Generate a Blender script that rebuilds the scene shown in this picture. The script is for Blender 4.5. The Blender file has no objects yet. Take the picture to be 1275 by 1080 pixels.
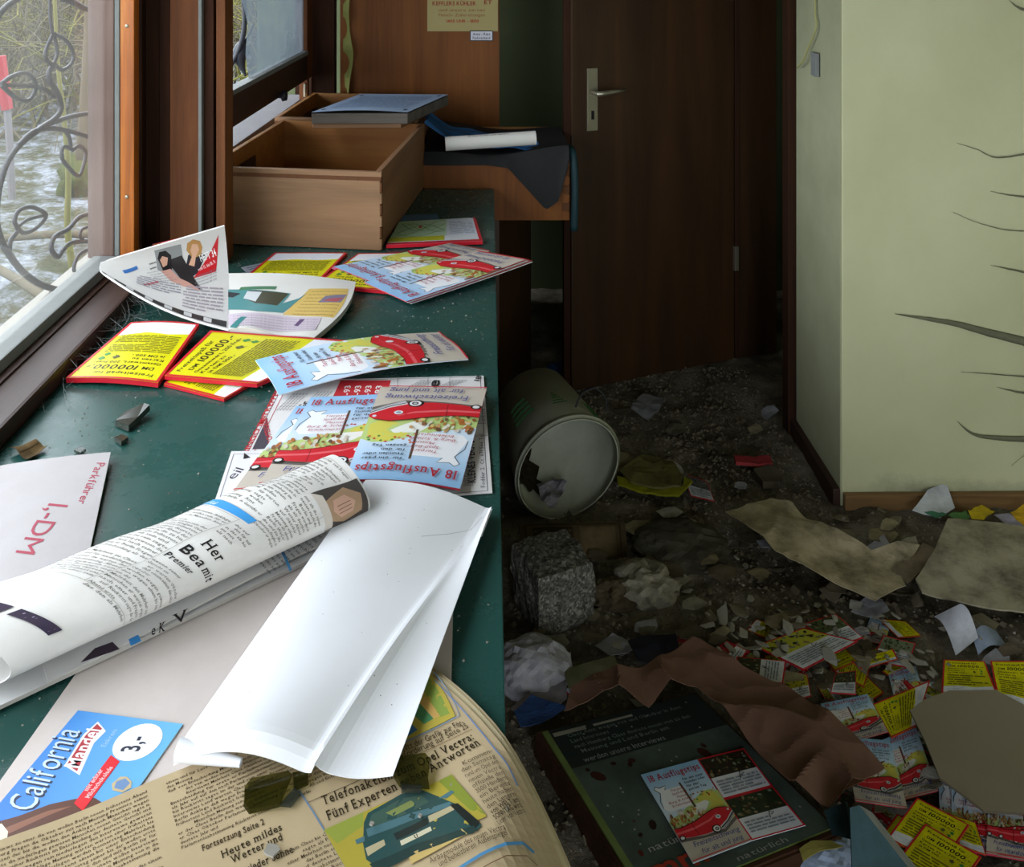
import bpy, bmesh, math, random
import numpy as np
from mathutils import Vector, Matrix, noise as mnoise
from mathutils.geometry import tessellate_polygon

# ------------------------------------------------------------------ camera, light, exposure
scene = bpy.context.scene
COL = scene.collection
F = 1200.0            # focal length in pixels of the 1275 wide frame
CZ = 1.65             # eye height
VX, VY = 608.0, -100.0
cam_d = bpy.data.cameras.new('camera')
cam = bpy.data.objects.new('camera', cam_d)
COL.objects.link(cam)
cam.location = (0, 0, CZ)
cam.rotation_euler = (math.pi / 2, 0, 0)
cam_d.sensor_width = 36.0
cam_d.lens = 36.0 * F / 1275.0
cam_d.shift_x = (637.5 - VX) / 1275.0
cam_d.shift_y = -(540.0 - VY) / 1275.0
cam_d.clip_start = 0.02
cam_d.clip_end = 200
scene.camera = cam

world = bpy.data.worlds.new('overcast_sky')
scene.world = world
world.use_nodes = True
wn = world.node_tree
wn.nodes['Background'].inputs[0].default_value = (0.86, 0.93, 1.0, 1)
wn.nodes['Background'].inputs[1].default_value = 8.2
scene.view_settings.view_transform = 'Standard'
scene.view_settings.look = 'None'
scene.view_settings.gamma = 1.0
scene.view_settings.use_curve_mapping = False
scene.view_settings.exposure = 0.0

def portal(name, loc, rot, sx, sy):
    d = bpy.data.lights.new(name, 'AREA')
    d.shape = 'RECTANGLE'; d.size = sx; d.size_y = sy
    d.cycles.is_portal = True
    o = bpy.data.objects.new(name, d)
    o.location = loc; o.rotation_euler = rot
    COL.objects.link(o)
portal('window_daylight_portal', (-0.97, 0.42, 1.33), (0, -math.pi / 2, 0), 0.98, 3.7)
portal('far_window_daylight_portal', (-0.90, 3.05, 1.50), (0, -math.pi / 2, 0), 1.0, 1.1)

portal('added_doorway_portal', (0.85, -1.79, 1.02), (math.pi / 2, 0, 0), 1.0, 2.05)

# ------------------------------------------------------------------ helpers
rng = random.Random(7)
def srgb(h):
    if not isinstance(h, str): return tuple(h)[:3]
    h = h.lstrip('#')
    c = [int(h[i:i + 2], 16) / 255 for i in (0, 2, 4)]
    return tuple(x / 12.92 if x <= 0.04045 else ((x + 0.055) / 1.055) ** 2.4 for x in c)

def at(px, py, z=0.80):
    """point of the horizontal plane at height z seen at a pixel"""
    Y = F * (CZ - z) / (py - VY)
    return np.array([(px - VX) * Y / F, Y, z])
def at_x(px, py, X):
    Y = F * X / (px - VX)
    return np.array([X, Y, CZ - (py - VY) * Y / F])
def at_y(px, py, Y):
    return np.array([(px - VX) * Y / F, Y, CZ - (py - VY) * Y / F])

def nz(x, y, z=0.0): return mnoise.noise(Vector((x, y, z)))
def floor_h(x, y):
    h = 0.016 * nz(x * 2.6, y * 2.6, 3.1) + 0.010 * nz(x * 8, y * 8, 7.7) + 0.005 * nz(x * 22, y * 22, 1.3)
    h += 0.007 * (1 - 2 * abs(nz(x * 13, y * 13, 5.2))) + 0.006 * nz(x * 42, y * 42, 9.1)
    h += 0.03 * math.exp(-((x - 0.45) ** 2 / 0.10 + (y - 2.15) ** 2 / 0.10))
    return max(h + 0.012, 0.0)

def floor_s(x, y):
    return max(0.028 + 0.016 * nz(x * 2.6, y * 2.6, 3.1) + 0.03 * math.exp(-((x - 0.45) ** 2 / 0.10 + (y - 2.15) ** 2 / 0.10)), .012)

def tag(o, label=None, cat=None, group=None, kind=None):
    if label: o['label'] = label
    if cat: o['category'] = cat
    if group: o['group'] = group
    if kind: o['kind'] = kind
    return o
def empty(name, loc, rz=0.0, label=None, cat=None, group=None, kind=None):
    o = bpy.data.objects.new(name, None)
    o.empty_display_size = 0.05
    o.location = loc; o.rotation_euler = (0, 0, rz)
    COL.objects.link(o)
    return tag(o, label, cat, group, kind)
def link_mesh(name, me, mats, parent=None):
    o = bpy.data.objects.new(name, me)
    for m in (mats if isinstance(mats, (list, tuple)) else [mats]): me.materials.append(m)
    COL.objects.link(o)
    if parent is not None: o.parent = parent
    return o
def obj_bm(name, bm, mats, parent=None, smooth=False, recenter=False):
    me = bpy.data.meshes.new(name)
    loc = None
    if recenter:
        co = np.array([v.co[:] for v in bm.verts])
        loc = Vector((co[:, 0].mean(), co[:, 1].mean(), co[:, 2].min()))
        bmesh.ops.translate(bm, verts=bm.verts, vec=-loc)
    bm.normal_update()
    bm.to_mesh(me); bm.free()
    if smooth:
        for p in me.polygons: p.use_smooth = True
    o = link_mesh(name, me, mats, parent)
    if loc is not None: o.location = loc
    return o
def obj_np(name, V, Fc, mats, parent=None, smooth=False, recenter=True, col=None):
    V = np.asarray(V, float)
    loc = np.zeros(3)
    if recenter:
        loc = np.array([V[:, 0].mean(), V[:, 1].mean(), V[:, 2].min()])
        V = V - loc
    me = bpy.data.meshes.new(name)
    me.from_pydata(V.tolist(), [], [tuple(int(i) for i in f) for f in Fc])
    if col is not None:
        a = me.color_attributes.new('Col', 'FLOAT_COLOR', 'POINT')
        c4 = np.ones((len(V), 4), np.float32); c4[:, :3] = col
        a.data.foreach_set('color', c4.ravel())
    if smooth:
        for p in me.polygons: p.use_smooth = True
    me.update()
    o = link_mesh(name, me, mats, parent)
    o.location = loc
    return o
def add_box(bm, x0, x1, y0, y1, z0, z1, M=None, bevel=0.0):
    r = bmesh.ops.create_cube(bm, size=1)
    vs = r['verts']
    for v in vs:
        v.co = Vector(((x0 + x1) / 2 + v.co.x * (x1 - x0), (y0 + y1) / 2 + v.co.y * (y1 - y0), (z0 + z1) / 2 + v.co.z * (z1 - z0)))
    if bevel > 0:
        es = list({e for v in vs for e in v.link_edges})
        g = bmesh.ops.bevel(bm, geom=es, offset=bevel, segments=2, affect='EDGES', profile=0.7)
        vs = list({v for f in g['faces'] for v in f.verts} | {v for v in vs if v.is_valid})
    if M is not None: bmesh.ops.transform(bm, matrix=M, verts=vs)
    return vs
def box(name, x0, x1, y0, y1, z0, z1, mat, parent=None, bevel=0.0015, M=None):
    bm = bmesh.new(); add_box(bm, x0, x1, y0, y1, z0, z1, M, bevel)
    return obj_bm(name, bm, mat, parent, recenter=parent is None)
def sbox(name, *a, **k):
    o = box(name, *a, **k)
    if o.parent is None: o['kind'] = 'structure'
    return o
def tube_geo(pts, rad, sides=6, flat=None):
    """vertices and faces of a tube through pts; rad number or list; flat=(a,b) elliptic factors"""
    P = np.array(pts, float); n = len(P)
    R = np.full(n, rad) if np.isscalar(rad) else np.array(rad, float)
    T = np.gradient(P, axis=0); T /= np.linalg.norm(T, axis=1)[:, None] + 1e-12
    ref = np.array([0, 0, 1.0])
    if abs(T[0] @ ref) > 0.9: ref = np.array([1.0, 0, 0])
    N = np.cross(T[0], ref); N /= np.linalg.norm(N)
    V = []
    for i in range(n):
        N = N - T[i] * (N @ T[i]); N /= np.linalg.norm(N) + 1e-12
        B = np.cross(T[i], N)
        for k in range(sides):
            a = 2 * math.pi * k / sides
            V.append(P[i] + R[i] * (math.cos(a) * N + math.sin(a) * B))
    Fc = []
    for i in range(n - 1):
        for k in range(sides):
            k2 = (k + 1) % sides
            Fc.append((i * sides + k, i * sides + k2, (i + 1) * sides + k2, (i + 1) * sides + k))
    Fc.append(tuple(range(sides - 1, -1, -1))); Fc.append(tuple((n - 1) * sides + k for k in range(sides)))
    return V, Fc
def smooth_path(pts, n=8):
    P = [np.array(p, float) for p in pts]
    out = []
    for i in range(len(P) - 1):
        p0 = P[max(i - 1, 0)]; p1 = P[i]; p2 = P[i + 1]; p3 = P[min(i + 2, len(P) - 1)]
        for k in range(n):
            t = k / n
            out.append(0.5 * ((2 * p1) + (-p0 + p2) * t + (2 * p0 - 5 * p1 + 4 * p2 - p3) * t * t + (-p0 + 3 * p1 - 3 * p2 + p3) * t ** 3))
    out.append(P[-1])
    return out
def lathe_geo(prof, n=40):
    V = []; Fc = []
    for r, z in prof:
        for k in range(n):
            a = 2 * math.pi * k / n
            V.append((r * math.cos(a), r * math.sin(a), z))
    for i in range(len(prof) - 1):
        for k in range(n):
            k2 = (k + 1) % n
            Fc.append((i * n + k, i * n + k2, (i + 1) * n + k2, (i + 1) * n + k))
    return V, Fc

# ------------------------------------------------------------------ materials
def new_mat(name, rough=0.6, spec=0.3):
    m = bpy.data.materials.new(name); m.use_nodes = True
    nt = m.node_tree; b = nt.nodes['Principled BSDF']
    b.inputs['Roughness'].default_value = rough
    b.inputs['Specular IOR Level'].default_value = spec
    return m, nt, b
def node(nt, typ, **k):
    n = nt.nodes.new(typ)
    for a, v in k.items(): setattr(n, a, v)
    return n
def coords(nt, scale=(1, 1, 1), kind='Object', rot=(0, 0, 0)):
    tc = node(nt, 'ShaderNodeTexCoord'); mp = node(nt, 'ShaderNodeMapping')
    mp.inputs['Scale'].default_value = scale; mp.inputs['Rotation'].default_value = rot
    nt.links.new(tc.outputs[kind], mp.inputs['Vector'])
    return mp.outputs[0]
def noise_tex(nt, vec, scale, detail=4, rough=0.6, dist=0.0):
    n = node(nt, 'ShaderNodeTexNoise')
    n.inputs['Scale'].default_value = scale; n.inputs['Detail'].default_value = detail
    n.inputs['Roughness'].default_value = rough; n.inputs['Distortion'].default_value = dist
    nt.links.new(vec, n.inputs['Vector'])
    return n.outputs['Fac']
def ramp(nt, fac, stops):
    r = node(nt, 'ShaderNodeValToRGB')
    e = r.color_ramp.elements
    while len(e) < len(stops): e.new(0.5)
    for i, (p, c) in enumerate(stops):
        e[i].position = p; e[i].color = (*srgb(c), 1)
    nt.links.new(fac, r.inputs[0])
    return r.outputs[0]
def mixc(nt, fac, a, b, mode='MIX'):
    n = node(nt, 'ShaderNodeMix', data_type='RGBA', blend_type=mode)
    for s, v in ((0, fac), (6, a), (7, b)):
        if hasattr(v, 'is_output'): nt.links.new(v, n.inputs[s])
        else:
            n.inputs[s].default_value = v if s == 0 else (*srgb(v), 1)
    return n.outputs[2]
def bump(nt, b, h, strength=0.3, dist=0.01):
    n = node(nt, 'ShaderNodeBump'); n.inputs['Strength'].default_value = strength; n.inputs['Distance'].default_value = dist
    nt.links.new(h, n.inputs['Height']); nt.links.new(n.outputs[0], b.inputs['Normal'])

def mat_plain(name, c, rough=0.6, spec=0.3, var=0.25, scale=9.0, bmp=0.0, metal=0.0):
    m, nt, b = new_mat(name, rough, spec)
    v = coords(nt); f = noise_tex(nt, v, scale, 5, 0.65)
    c = np.array(srgb(c))
    col = mixc(nt, f, tuple(c * (1 - var)), tuple(np.minimum(c * (1 + var), 1)))
    nt.links.new(col, b.inputs['Base Color'])
    b.inputs['Metallic'].default_value = metal
    if bmp: bump(nt, b, f, bmp, 0.01)
    return m
def mat_wood(name, dark, mid, light, axis='z', scale=1.0, rough=0.5, spec=0.35, fine=60):
    m, nt, b = new_mat(name, rough, spec)
    s = {'x': (0.7, 9, 9), 'y': (9, 0.7, 9), 'z': (9, 9, 0.7)}[axis]
    v = coords(nt, tuple(q * scale for q in s))
    f1 = noise_tex(nt, v, 1.6, 4, 0.55, 1.2)
    s2 = {'x': (0.03, 1, 1), 'y': (1, 0.03, 1), 'z': (1, 1, 0.03)}[axis]
    f2 = noise_tex(nt, coords(nt, tuple(q * fine * 4 * scale for q in s2)), 1.0, 3, 0.6)
    c = ramp(nt, f1, [(0.25, dark), (0.5, mid), (0.75, light)])
    c = mixc(nt, 0.35, c, mixc(nt, f2, dark, light))
    f3 = noise_tex(nt, coords(nt), 3.0, 6, 0.7)
    c = mixc(nt, ramp(nt, f3, [(0.45, '#000000'), (0.8, '#666666')]), c, dark)
    nt.links.new(c, b.inputs['Base Color'])
    bump(nt, b, f2, 0.08, 0.004)
    return m
def mat_paper(name, rough=0.75, spec=0.2, dirt=0.12, dirt_col='#6b5a40', bmp=0.05, scale=14.0, lo=0.35, hi=0.85):
    m, nt, b = new_mat(name, rough, spec)
    at_ = node(nt, 'ShaderNodeAttribute', attribute_name='Col')
    f = noise_tex(nt, coords(nt), scale, 6, 0.7)
    k = ramp(nt, f, [(lo, '#000000'), (hi, '#ffffff')])
    mul = node(nt, 'ShaderNodeMath', operation='MULTIPLY'); mul.inputs[1].default_value = dirt
    nt.links.new(k, mul.inputs[0])
    c = mixc(nt, mul.outputs[0], at_.outputs['Color'], dirt_col)
    nt.links.new(c, b.inputs['Base Color'])
    if bmp: bump(nt, b, noise_tex(nt, coords(nt), 60, 3), bmp, 0.002)
    return m

M = {}
M['paper'] = mat_paper('printed_paper', 0.7, 0.25, 0.06)
M['gloss'] = mat_paper('glossy_print', 0.38, 0.4, 0.05, bmp=0.02)
M['newsprint'] = mat_paper('newsprint', 0.85, 0.1, 0.16, '#7a6344')
M['white_sheet'] = mat_paper('white_sheet', 0.75, 0.15, 0.05, '#8a8478')
M['dirty'] = mat_paper('dirty_print', 0.75, 0.15, 0.62, '#2a2318', scale=16)
M['stained'] = mat_paper('stained_sheet', 0.9, 0.1, 0.85, '#2a2216', bmp=0.25, scale=8, lo=0.42, hi=0.72)
M['dark_wood'] = mat_wood('dark_wood', '#1a0f08', '#301c10', '#48291a', 'z', 1.0, 0.75, 0.12)
M['dark_wood_y'] = mat_wood('dark_wood_rail', '#1a100a', '#33201a', '#4d3328', 'y', 1.0)
M['pillar_wood'] = mat_wood('pillar_wood', '#3c2010', '#62381c', '#7d4d2a', 'z', 1.0, 0.65, 0.2)
M['orange_wood'] = mat_wood('varnished_pine', '#5c260a', '#a8571a', '#d08a3c', 'z', 1.3, 0.35)
M['stile_wood'] = mat_wood('weathered_stile', '#4f3a32', '#665048', '#7d685e', 'z', 1.0, 0.6)
M['door_wood'] = mat_wood('door_wood', '#1c1007', '#33200e', '#462b14', 'z', 0.6, 0.45)
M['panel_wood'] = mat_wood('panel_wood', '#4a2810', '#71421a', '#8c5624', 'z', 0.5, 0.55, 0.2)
M['drawer_wood'] = mat_wood('drawer_wood', '#64482f', '#886445', '#9c7b5a', 'x', 0.7, 0.55)
M['drawer_wood_y'] = mat_wood('drawer_side_wood', '#5c4029', '#835d40', '#9c7855', 'y', 0.7, 0.55)
M['drawer_inside'] = mat_wood('drawer_inside_wood', '#6b4220', '#96622f', '#b07d44', 'x', 0.6, 0.5)
M['endgrain'] = mat_plain('end_grain', '#5c3a22', 0.7, 0.2, 0.3, 60)
M['baseboard'] = mat_wood('baseboard_wood', '#5a4126', '#7d5f3a', '#957348', 'x', 0.8, 0.6)
M['iron'] = mat_plain('wrought_iron', '#23252b', 0.55, 0.4, 0.3, 30, 0.1)
M['metal'] = mat_plain('dull_metal', '#9b9582', 0.4, 0.5, 0.15, 25, 0.0, 0.8)
M['black_cloth'] = mat_plain('black_sheet', '#17181a', 0.7, 0.2, 0.3, 30)
M['teal'] = mat_plain('teal_strap', '#173338', 0.6, 0.3, 0.2)
M['dark_wall'] = mat_plain('dark_green_wall', '#5a6145', 0.85, 0.15, 0.2, 5)
M['ceiling'] = mat_plain('ceiling_paint', '#8b8672', 0.9, 0.1, 0.15, 4)
M['bead'] = mat_plain('grey_putty_bead', '#777a78', 0.7, 0.2, 0.15, 40)
M['concrete'] = mat_plain('exterior_plaster', '#8d8a82', 0.9, 0.1, 0.2, 12)
M['stake'] = mat_plain('grey_stake', '#5c5a5c', 0.8, 0.2, 0.2, 12)
M['red'] = mat_plain('red_band', '#7a1420', 0.6, 0.3, 0.15, 12)
M['bank'] = mat_plain('winter_hedge_bank', '#44402f', 0.95, 0.05, 0.5, 5, 0.5)
M['cable'] = mat_plain('pale_cable', '#9c9a62', 0.6, 0.3, 0.1)
M['web'] = mat_plain('dusty_web', '#6a6a56', 0.95, 0.05, 0.3, 40)
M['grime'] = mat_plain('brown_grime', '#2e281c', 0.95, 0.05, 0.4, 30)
M['plaster'] = mat_plain('plaster_bits', '#8f8c82', 0.9, 0.1, 0.25, 25, 0.2)
M['grit'] = mat_plain('dark_grit', '#6a6252', 0.95, 0.05, 0.4, 40, 0.2)

def make_counter_mat():
    m, nt, b = new_mat('green_counter_paint', 0.5, 0.35)
    v = coords(nt)
    f = noise_tex(nt, v, 3.0, 6, 0.65)
    c = ramp(nt, f, [(0.3, '#214641'), (0.6, '#284f49'), (0.8, '#34584f')])
    g = noise_tex(nt, v, 55, 6, 0.75)
    c = mixc(nt, ramp(nt, g, [(0.62, '#000000'), (0.76, '#999999')]), c, '#7d7560')
    d = noise_tex(nt, v, 9, 7, 0.75)
    c = mixc(nt, ramp(nt, d, [(0.55, '#000000'), (0.85, '#777777')]), c, '#2a2c24')
    nt.links.new(c, b.inputs['Base Color'])
    r = ramp(nt, d, [(0.3, '#666666'), (0.8, '#bbbbbb')])
    nt.links.new(r, b.inputs['Roughness'])
    bump(nt, b, g, 0.08, 0.002)
    return m
M['counter'] = make_counter_mat()

def make_wall_mat():
    m, nt, b = new_mat('yellow_green_wall_paint', 0.75, 0.2)
    v = coords(nt)
    f = noise_tex(nt, v, 2.2, 5, 0.6)
    c = ramp(nt, f, [(0.3, '#b8b892'), (0.7, '#c8c8a4')])
    # damp stain rising from the floor, ragged upper edge
    sep = node(nt, 'ShaderNodeSeparateXYZ'); nt.links.new(coords(nt), sep.inputs[0])
    n2 = noise_tex(nt, v, 7, 6, 0.7)
    ma = node(nt, 'ShaderNodeMath', operation='MULTIPLY_ADD')
    nt.links.new(n2, ma.inputs[0]); ma.inputs[1].default_value = 0.22
    nt.links.new(sep.outputs[2], ma.inputs[2])
    k = ramp(nt, ma.outputs[0], [(0.13, '#cccccc'), (0.20, '#000000')])
    c = mixc(nt, k, c, '#767a66')
    fine = noise_tex(nt, v, 45, 4, 0.6)
    c = mixc(nt, ramp(nt, fine, [(0.62, '#000000'), (0.8, '#333333')]), c, '#7b7a58')
    nt.links.new(c, b.inputs['Base Color'])
    bump(nt, b, fine, 0.15, 0.003)
    return m
M['wall'] = make_wall_mat()
M['wall_grimy_shaded'] = mat_plain('grimy_shaded_wall_paint', '#9a9c7e', 0.85, 0.1, 0.22, 6, 0.1)  # grime, plus the dimmer light on the return face put into the colour
M['kraft'] = mat_paper('brown_wrapping_paper', 0.85, 0.1, 0.45, '#2a1a10', 0.1, 12)

def make_floor_mat():
    m, nt, b = new_mat('dirty_rubble_floor', 0.9, 0.12)
    v = coords(nt)
    f = noise_tex(nt, v, 5, 8, 0.72)
    c = ramp(nt, f, [(0.32, '#38312a'), (0.46, '#6a6252'), (0.58, '#8a8270'), (0.75, '#aba494')])
    g = noise_tex(nt, v, 48, 6, 0.8)
    c = mixc(nt, ramp(nt, g, [(0.58, '#000000'), (0.68, '#bbbbbb')]), c, '#a8a294')
    h = noise_tex(nt, v, 90, 4, 0.8)
    c = mixc(nt, ramp(nt, h, [(0.3, '#bbbbbb'), (0.45, '#000000')]), c, '#2a251e')
    nt.links.new(c, b.inputs['Base Color'])
    bump(nt, b, g, 1.0, 0.02)
    return m
M['floor'] = make_floor_mat()

def make_frost_mat():
    m, nt, b = new_mat('frosty_grass_ground', 0.9, 0.1)
    v = coords(nt)
    f = noise_tex(nt, v, 4.5, 9, 0.8)
    c = ramp(nt, f, [(0.36, '#2b2e1c'), (0.46, '#3f3e2c'), (0.52, '#5c5f62'), (0.62, '#80858e')])
    g = noise_tex(nt, v, 17, 6, 0.8)
    c = mixc(nt, ramp(nt, g, [(0.47, '#000000'), (0.62, '#cccccc')]), c, '#2f3420')
    nt.links.new(c, b.inputs['Base Color'])
    bump(nt, b, g, 0.6, 0.05)
    return m
M['frost'] = make_frost_mat()
M['twig'] = mat_plain('bare_twigs', '#4c473a', 0.9, 0.1, 0.4, 6)
M['twig_y'] = mat_plain('yellowish_twigs', '#5c5a30', 0.9, 0.1, 0.4, 6)
M['moss'] = mat_plain('mossy_grass', '#3a4020', 0.95, 0.05, 0.4, 20)

def make_glass(name, haze, haze_col, tint='#ffffff', scale=5.0, lo=0.3, hi=0.8):
    m = bpy.data.materials.new(name); m.use_nodes = True
    nt = m.node_tree; nt.nodes.clear()
    out = node(nt, 'ShaderNodeOutputMaterial')
    tr = node(nt, 'ShaderNodeBsdfTransparent'); tr.inputs[0].default_value = (*srgb(tint), 1)
    gl = node(nt, 'ShaderNodeBsdfGlossy'); gl.inputs['Roughness'].default_value = 0.03
    fr = node(nt, 'ShaderNodeFresnel'); fr.inputs['IOR'].default_value = 1.35
    m1 = node(nt, 'ShaderNodeMixShader')
    ge = node(nt, 'ShaderNodeNewGeometry'); sb = node(nt, 'ShaderNodeMath', operation='SUBTRACT'); sb.inputs[0].default_value = 1.0
    nt.links.new(ge.outputs['Backfacing'], sb.inputs[1])
    fm = node(nt, 'ShaderNodeMath', operation='MULTIPLY'); nt.links.new(fr.outputs[0], fm.inputs[0]); nt.links.new(sb.outputs[0], fm.inputs[1])
    nt.links.new(fm.outputs[0], m1.inputs[0]); nt.links.new(tr.outputs[0], m1.inputs[1]); nt.links.new(gl.outputs[0], m1.inputs[2])
    df = node(nt, 'ShaderNodeBsdfDiffuse'); df.inputs[0].default_value = (*srgb(haze_col), 1)
    tl = node(nt, 'ShaderNodeBsdfTranslucent'); tl.inputs[0].default_value = (*srgb(haze_col), 1)
    ad = node(nt, 'ShaderNodeMixShader'); ad.inputs[0].default_value = 0.5
    nt.links.new(df.outputs[0], ad.inputs[1]); nt.links.new(tl.outputs[0], ad.inputs[2])
    f = noise_tex(nt, coords(nt), scale, 6, 0.65)
    mr = node(nt, 'ShaderNodeMapRange')
    mr.inputs[1].default_value = lo; mr.inputs[2].default_value = hi
    mr.inputs[3].default_value = haze * 0.5; mr.inputs[4].default_value = haze * 1.4
    nt.links.new(f, mr.inputs[0])
    m2 = node(nt, 'ShaderNodeMixShader')
    nt.links.new(mr.outputs[0], m2.inputs[0]); nt.links.new(m1.outputs[0], m2.inputs[1]); nt.links.new(ad.outputs[0], m2.inputs[2])
    nt.links.new(m2.outputs[0], out.inputs[0])
    return m
M['glass'] = make_glass('dusty_window_glass', 0.10, '#b4b2ac')
M['glass_dirty'] = make_glass('grimy_window_glass', 0.62, '#707a82', scale=4)
M['shard'] = make_glass('olive_glass_shard', 0.22, '#4a4c28', '#c4c49c', 30)
M['clear_shard'] = make_glass('clear_glass_shard', 0.15, '#8a9088', '#a8b0a8', 30)

def make_granite():
    m, nt, b = new_mat('granite', 0.8, 0.2)
    v = coords(nt)
    vo = node(nt, 'ShaderNodeTexVoronoi'); vo.inputs['Scale'].default_value = 190
    nt.links.new(v, vo.inputs['Vector'])
    sep = node(nt, 'ShaderNodeSeparateColor'); nt.links.new(vo.outputs['Color'], sep.inputs[0])
    c = ramp(nt, sep.outputs[0], [(0.0, '#3c3b37'), (0.5, '#57554f'), (0.8, '#6f6d66'), (1.0, '#8a877f')])
    nt.links.new(c, b.inputs['Base Color'])
    bump(nt, b, noise_tex(nt, v, 40, 5), 0.6, 0.01)
    return m
M['granite'] = make_granite()
M['bucket'] = mat_paper('bucket_plastic', 0.45, 0.35, 0.45, '#4d4a38', 0.03, 8)

# ------------------------------------------------------------------ room shell
def grid_axis(parts):
    out = []
    for a, b, s in parts: out += list(np.arange(a, b - 1e-9, s))
    out.append(parts[-1][1])
    return out
def build_floor():
    xs = grid_axis([(-0.95, 0.0, 0.12), (0.0, 1.6, 0.013), (1.6, 2.7, 0.11)])
    ys = grid_axis([(-1.7, 1.55, 0.13), (1.55, 3.2, 0.014), (3.2, 3.8, 0.03), (3.8, 6.2, 0.2)])
    V = []
    for y in ys:
        for x in xs:
            V.append((x, y, floor_h(x, y)))
    nx = len(xs); Fc = []
    for j in range(len(ys) - 1):
        for i in range(nx - 1):
            a = j * nx + i
            Fc.append((a, a + 1, a + nx + 1, a + nx))
    o = obj_np('floor', V, Fc, M['floor'], smooth=True, recenter=False)
    o['kind'] = 'structure'
build_floor()

# left wall: parapet under the windows, lintel over them, end piers out of view
wl = empty('wall_left', (-0.95, 1, 0), kind='structure')
def wpart(name, x0, x1, y0, y1, z0, z1, mat, root, bevel=0.001):
    lx, ly, lz = root.location
    return box(name, x0 - lx, x1 - lx, y0 - ly, y1 - ly, z0 - lz, z1 - lz, mat, root, bevel)
wpart('parapet', -1.02, -0.93, -1.7, 3.75, -0.3, 0.80, M['concrete'], wl)
wpart('lintel', -1.02, -0.88, -1.7, 3.75, 1.82, 2.6, M['concrete'], wl)  # lower edge, out of view, brought down to keep window light off the floor
wpart('pier', -1.02, -0.88, -1.7, -1.4, 0.80, 1.82, M['concrete'], wl)

# pillar between the two windows: boards and grooves of different depth
pil = empty('wall_pillar', (-0.76, 2.42, 0.8), kind='structure')
for nm, x0, x1, yf, mt in (('core', -0.95, -0.655, 2.40, 'dark_wood'), ('board', -0.868, -0.852, 2.372, 'dark_wood'),
                           ('board', -0.849, -0.815, 2.388, 'dark_wood'), ('board', -0.813, -0.784, 2.383, 'dark_wood'),
                           ('board', -0.781, -0.712, 2.366, 'pillar_wood'), ('bead', -0.711, -0.703, 2.362, 'bead'),
                           ('board', -0.702, -0.678, 2.378, 'dark_wood'), ('edge_board', -0.668, -0.646, 2.366, 'pillar_wood')):
    wpart(nm, x0, x1, yf, 2.44, 0.80, 2.3, M[mt], pil, 0.0015)

# front window (window_1): bottom rail, stile, dusty pane; goes on out of the frame towards the camera
w1 = empty('window_1', (-0.9, 0.6, 0.80), kind='structure')
wpart('window_sill', -0.935, -0.855, -1.4, 2.34, 0.80, 0.838, M['dark_wood_y'], w1, 0.004)
wpart('bottom_rail', -0.925, -0.872, -1.4, 2.26, 0.838, 0.862, M['bead'], w1, 0.004)
wpart('sill_board', -0.857, -0.782, -1.4, 2.40, 0.80, 0.834, M['dark_wood_y'], w1, 0.006)
wpart('stile', -0.946, -0.9045, 2.275, 2.34, 0.85, 1.95, M['stile_wood'], w1, 0.004)
wpart('stile_moulding', -0.9035, -0.879, 2.262, 2.34, 0.85, 1.95, M['stile_wood'], w1, 0.004)
wpart('putty_bead', -0.8785, -0.867, 2.264, 2.34, 0.85, 1.95, M['bead'], w1, 0.002)
bt = wpart('batten', -0.866, -0.833, 2.266, 2.30, 0.82, 1.95, M['orange_wood'], w1, 0.003)
for zz in (0.998, 1.40):
    V, Fc = lathe_geo([(0.0, 0.003), (0.004, 0.002), (0.005, 0.0)], 10)
    s_ = obj_np('screw', [(x, -z, y) for x, y, z in V], Fc, M['metal'], bt, recenter=False)
    s_.location = (-0.85 + 0.9, 2.266 - 0.6, zz - 0.8)
wpart('top_rail', -0.94, -0.875, -1.4, 2.3, 1.76, 1.82, M['stile_wood'], w1)
wpart('mullion', -0.94, -0.875, 0.35, 0.43, 0.85, 1.9, M['stile_wood'], w1)
wpart('pane', -0.908, -0.904, 0.43, 2.265, 0.855, 1.77, M['glass'], w1, 0)

# far window (window_2): open casement with a broken, grimy pane
w2 = empty('window_2', (-0.72, 3.1, 1.0), kind='structure')
A2 = np.array([-0.742, 2.60]); B2 = np.array([-0.672, 3.60])
d2 = (B2 - A2) / np.linalg.norm(B2 - A2); ang2 = math.atan2(d2[1], d2[0]) - math.pi / 2
def w2box(nm, s0, s1, x0, x1, z0, z1, mt, bev=0.003):
    R = Matrix.Translation((A2[0] + 0.72, A2[1] - 3.1, -1.0)) @ Matrix.Rotation(ang2, 4, 'Z')
    return box(nm, x0, x1, s0, s1, z0, z1, M[mt], w2, bev, R)
w2box('casement_rail', -0.15, 1.0, -0.045, 0.0, 1.055, 1.148, 'dark_wood_y')
w2box('glazing_bead', -0.15, 0.985, -0.03, 0.004, 1.148, 1.163, 'bead')
w2box('casement_stile', 0.985, 1.06, -0.045, 0.0, 1.055, 2.3, 'pillar_wood')
w2box('outer_sill', -0.15, 1.12, -0.16, -0.035, 0.955, 0.975, 'stake')
w2box('sill_board', -0.15, 1.12, -0.06, 0.035, 0.80, 0.955, 'dark_wood_y')
w2box('hinge', 0.93, 0.95, 0.0, 0.008, 1.0, 1.05, 'metal')
V, Fc = lathe_geo([(0.0, 0.028), (0.016, 0.026), (0.019, 0.012), (0.009, 0.006), (0.009, 0.0)], 16)
kn = obj_np('window_knob', [(z, x, y) for x, y, z in V], Fc, M['iron'], w2, smooth=True, recenter=False)
kp = A2 + d2 * 0.62; kn.location = (kp[0] + 0.72, kp[1] - 3.1, 1.062 - 1.0)
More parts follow.
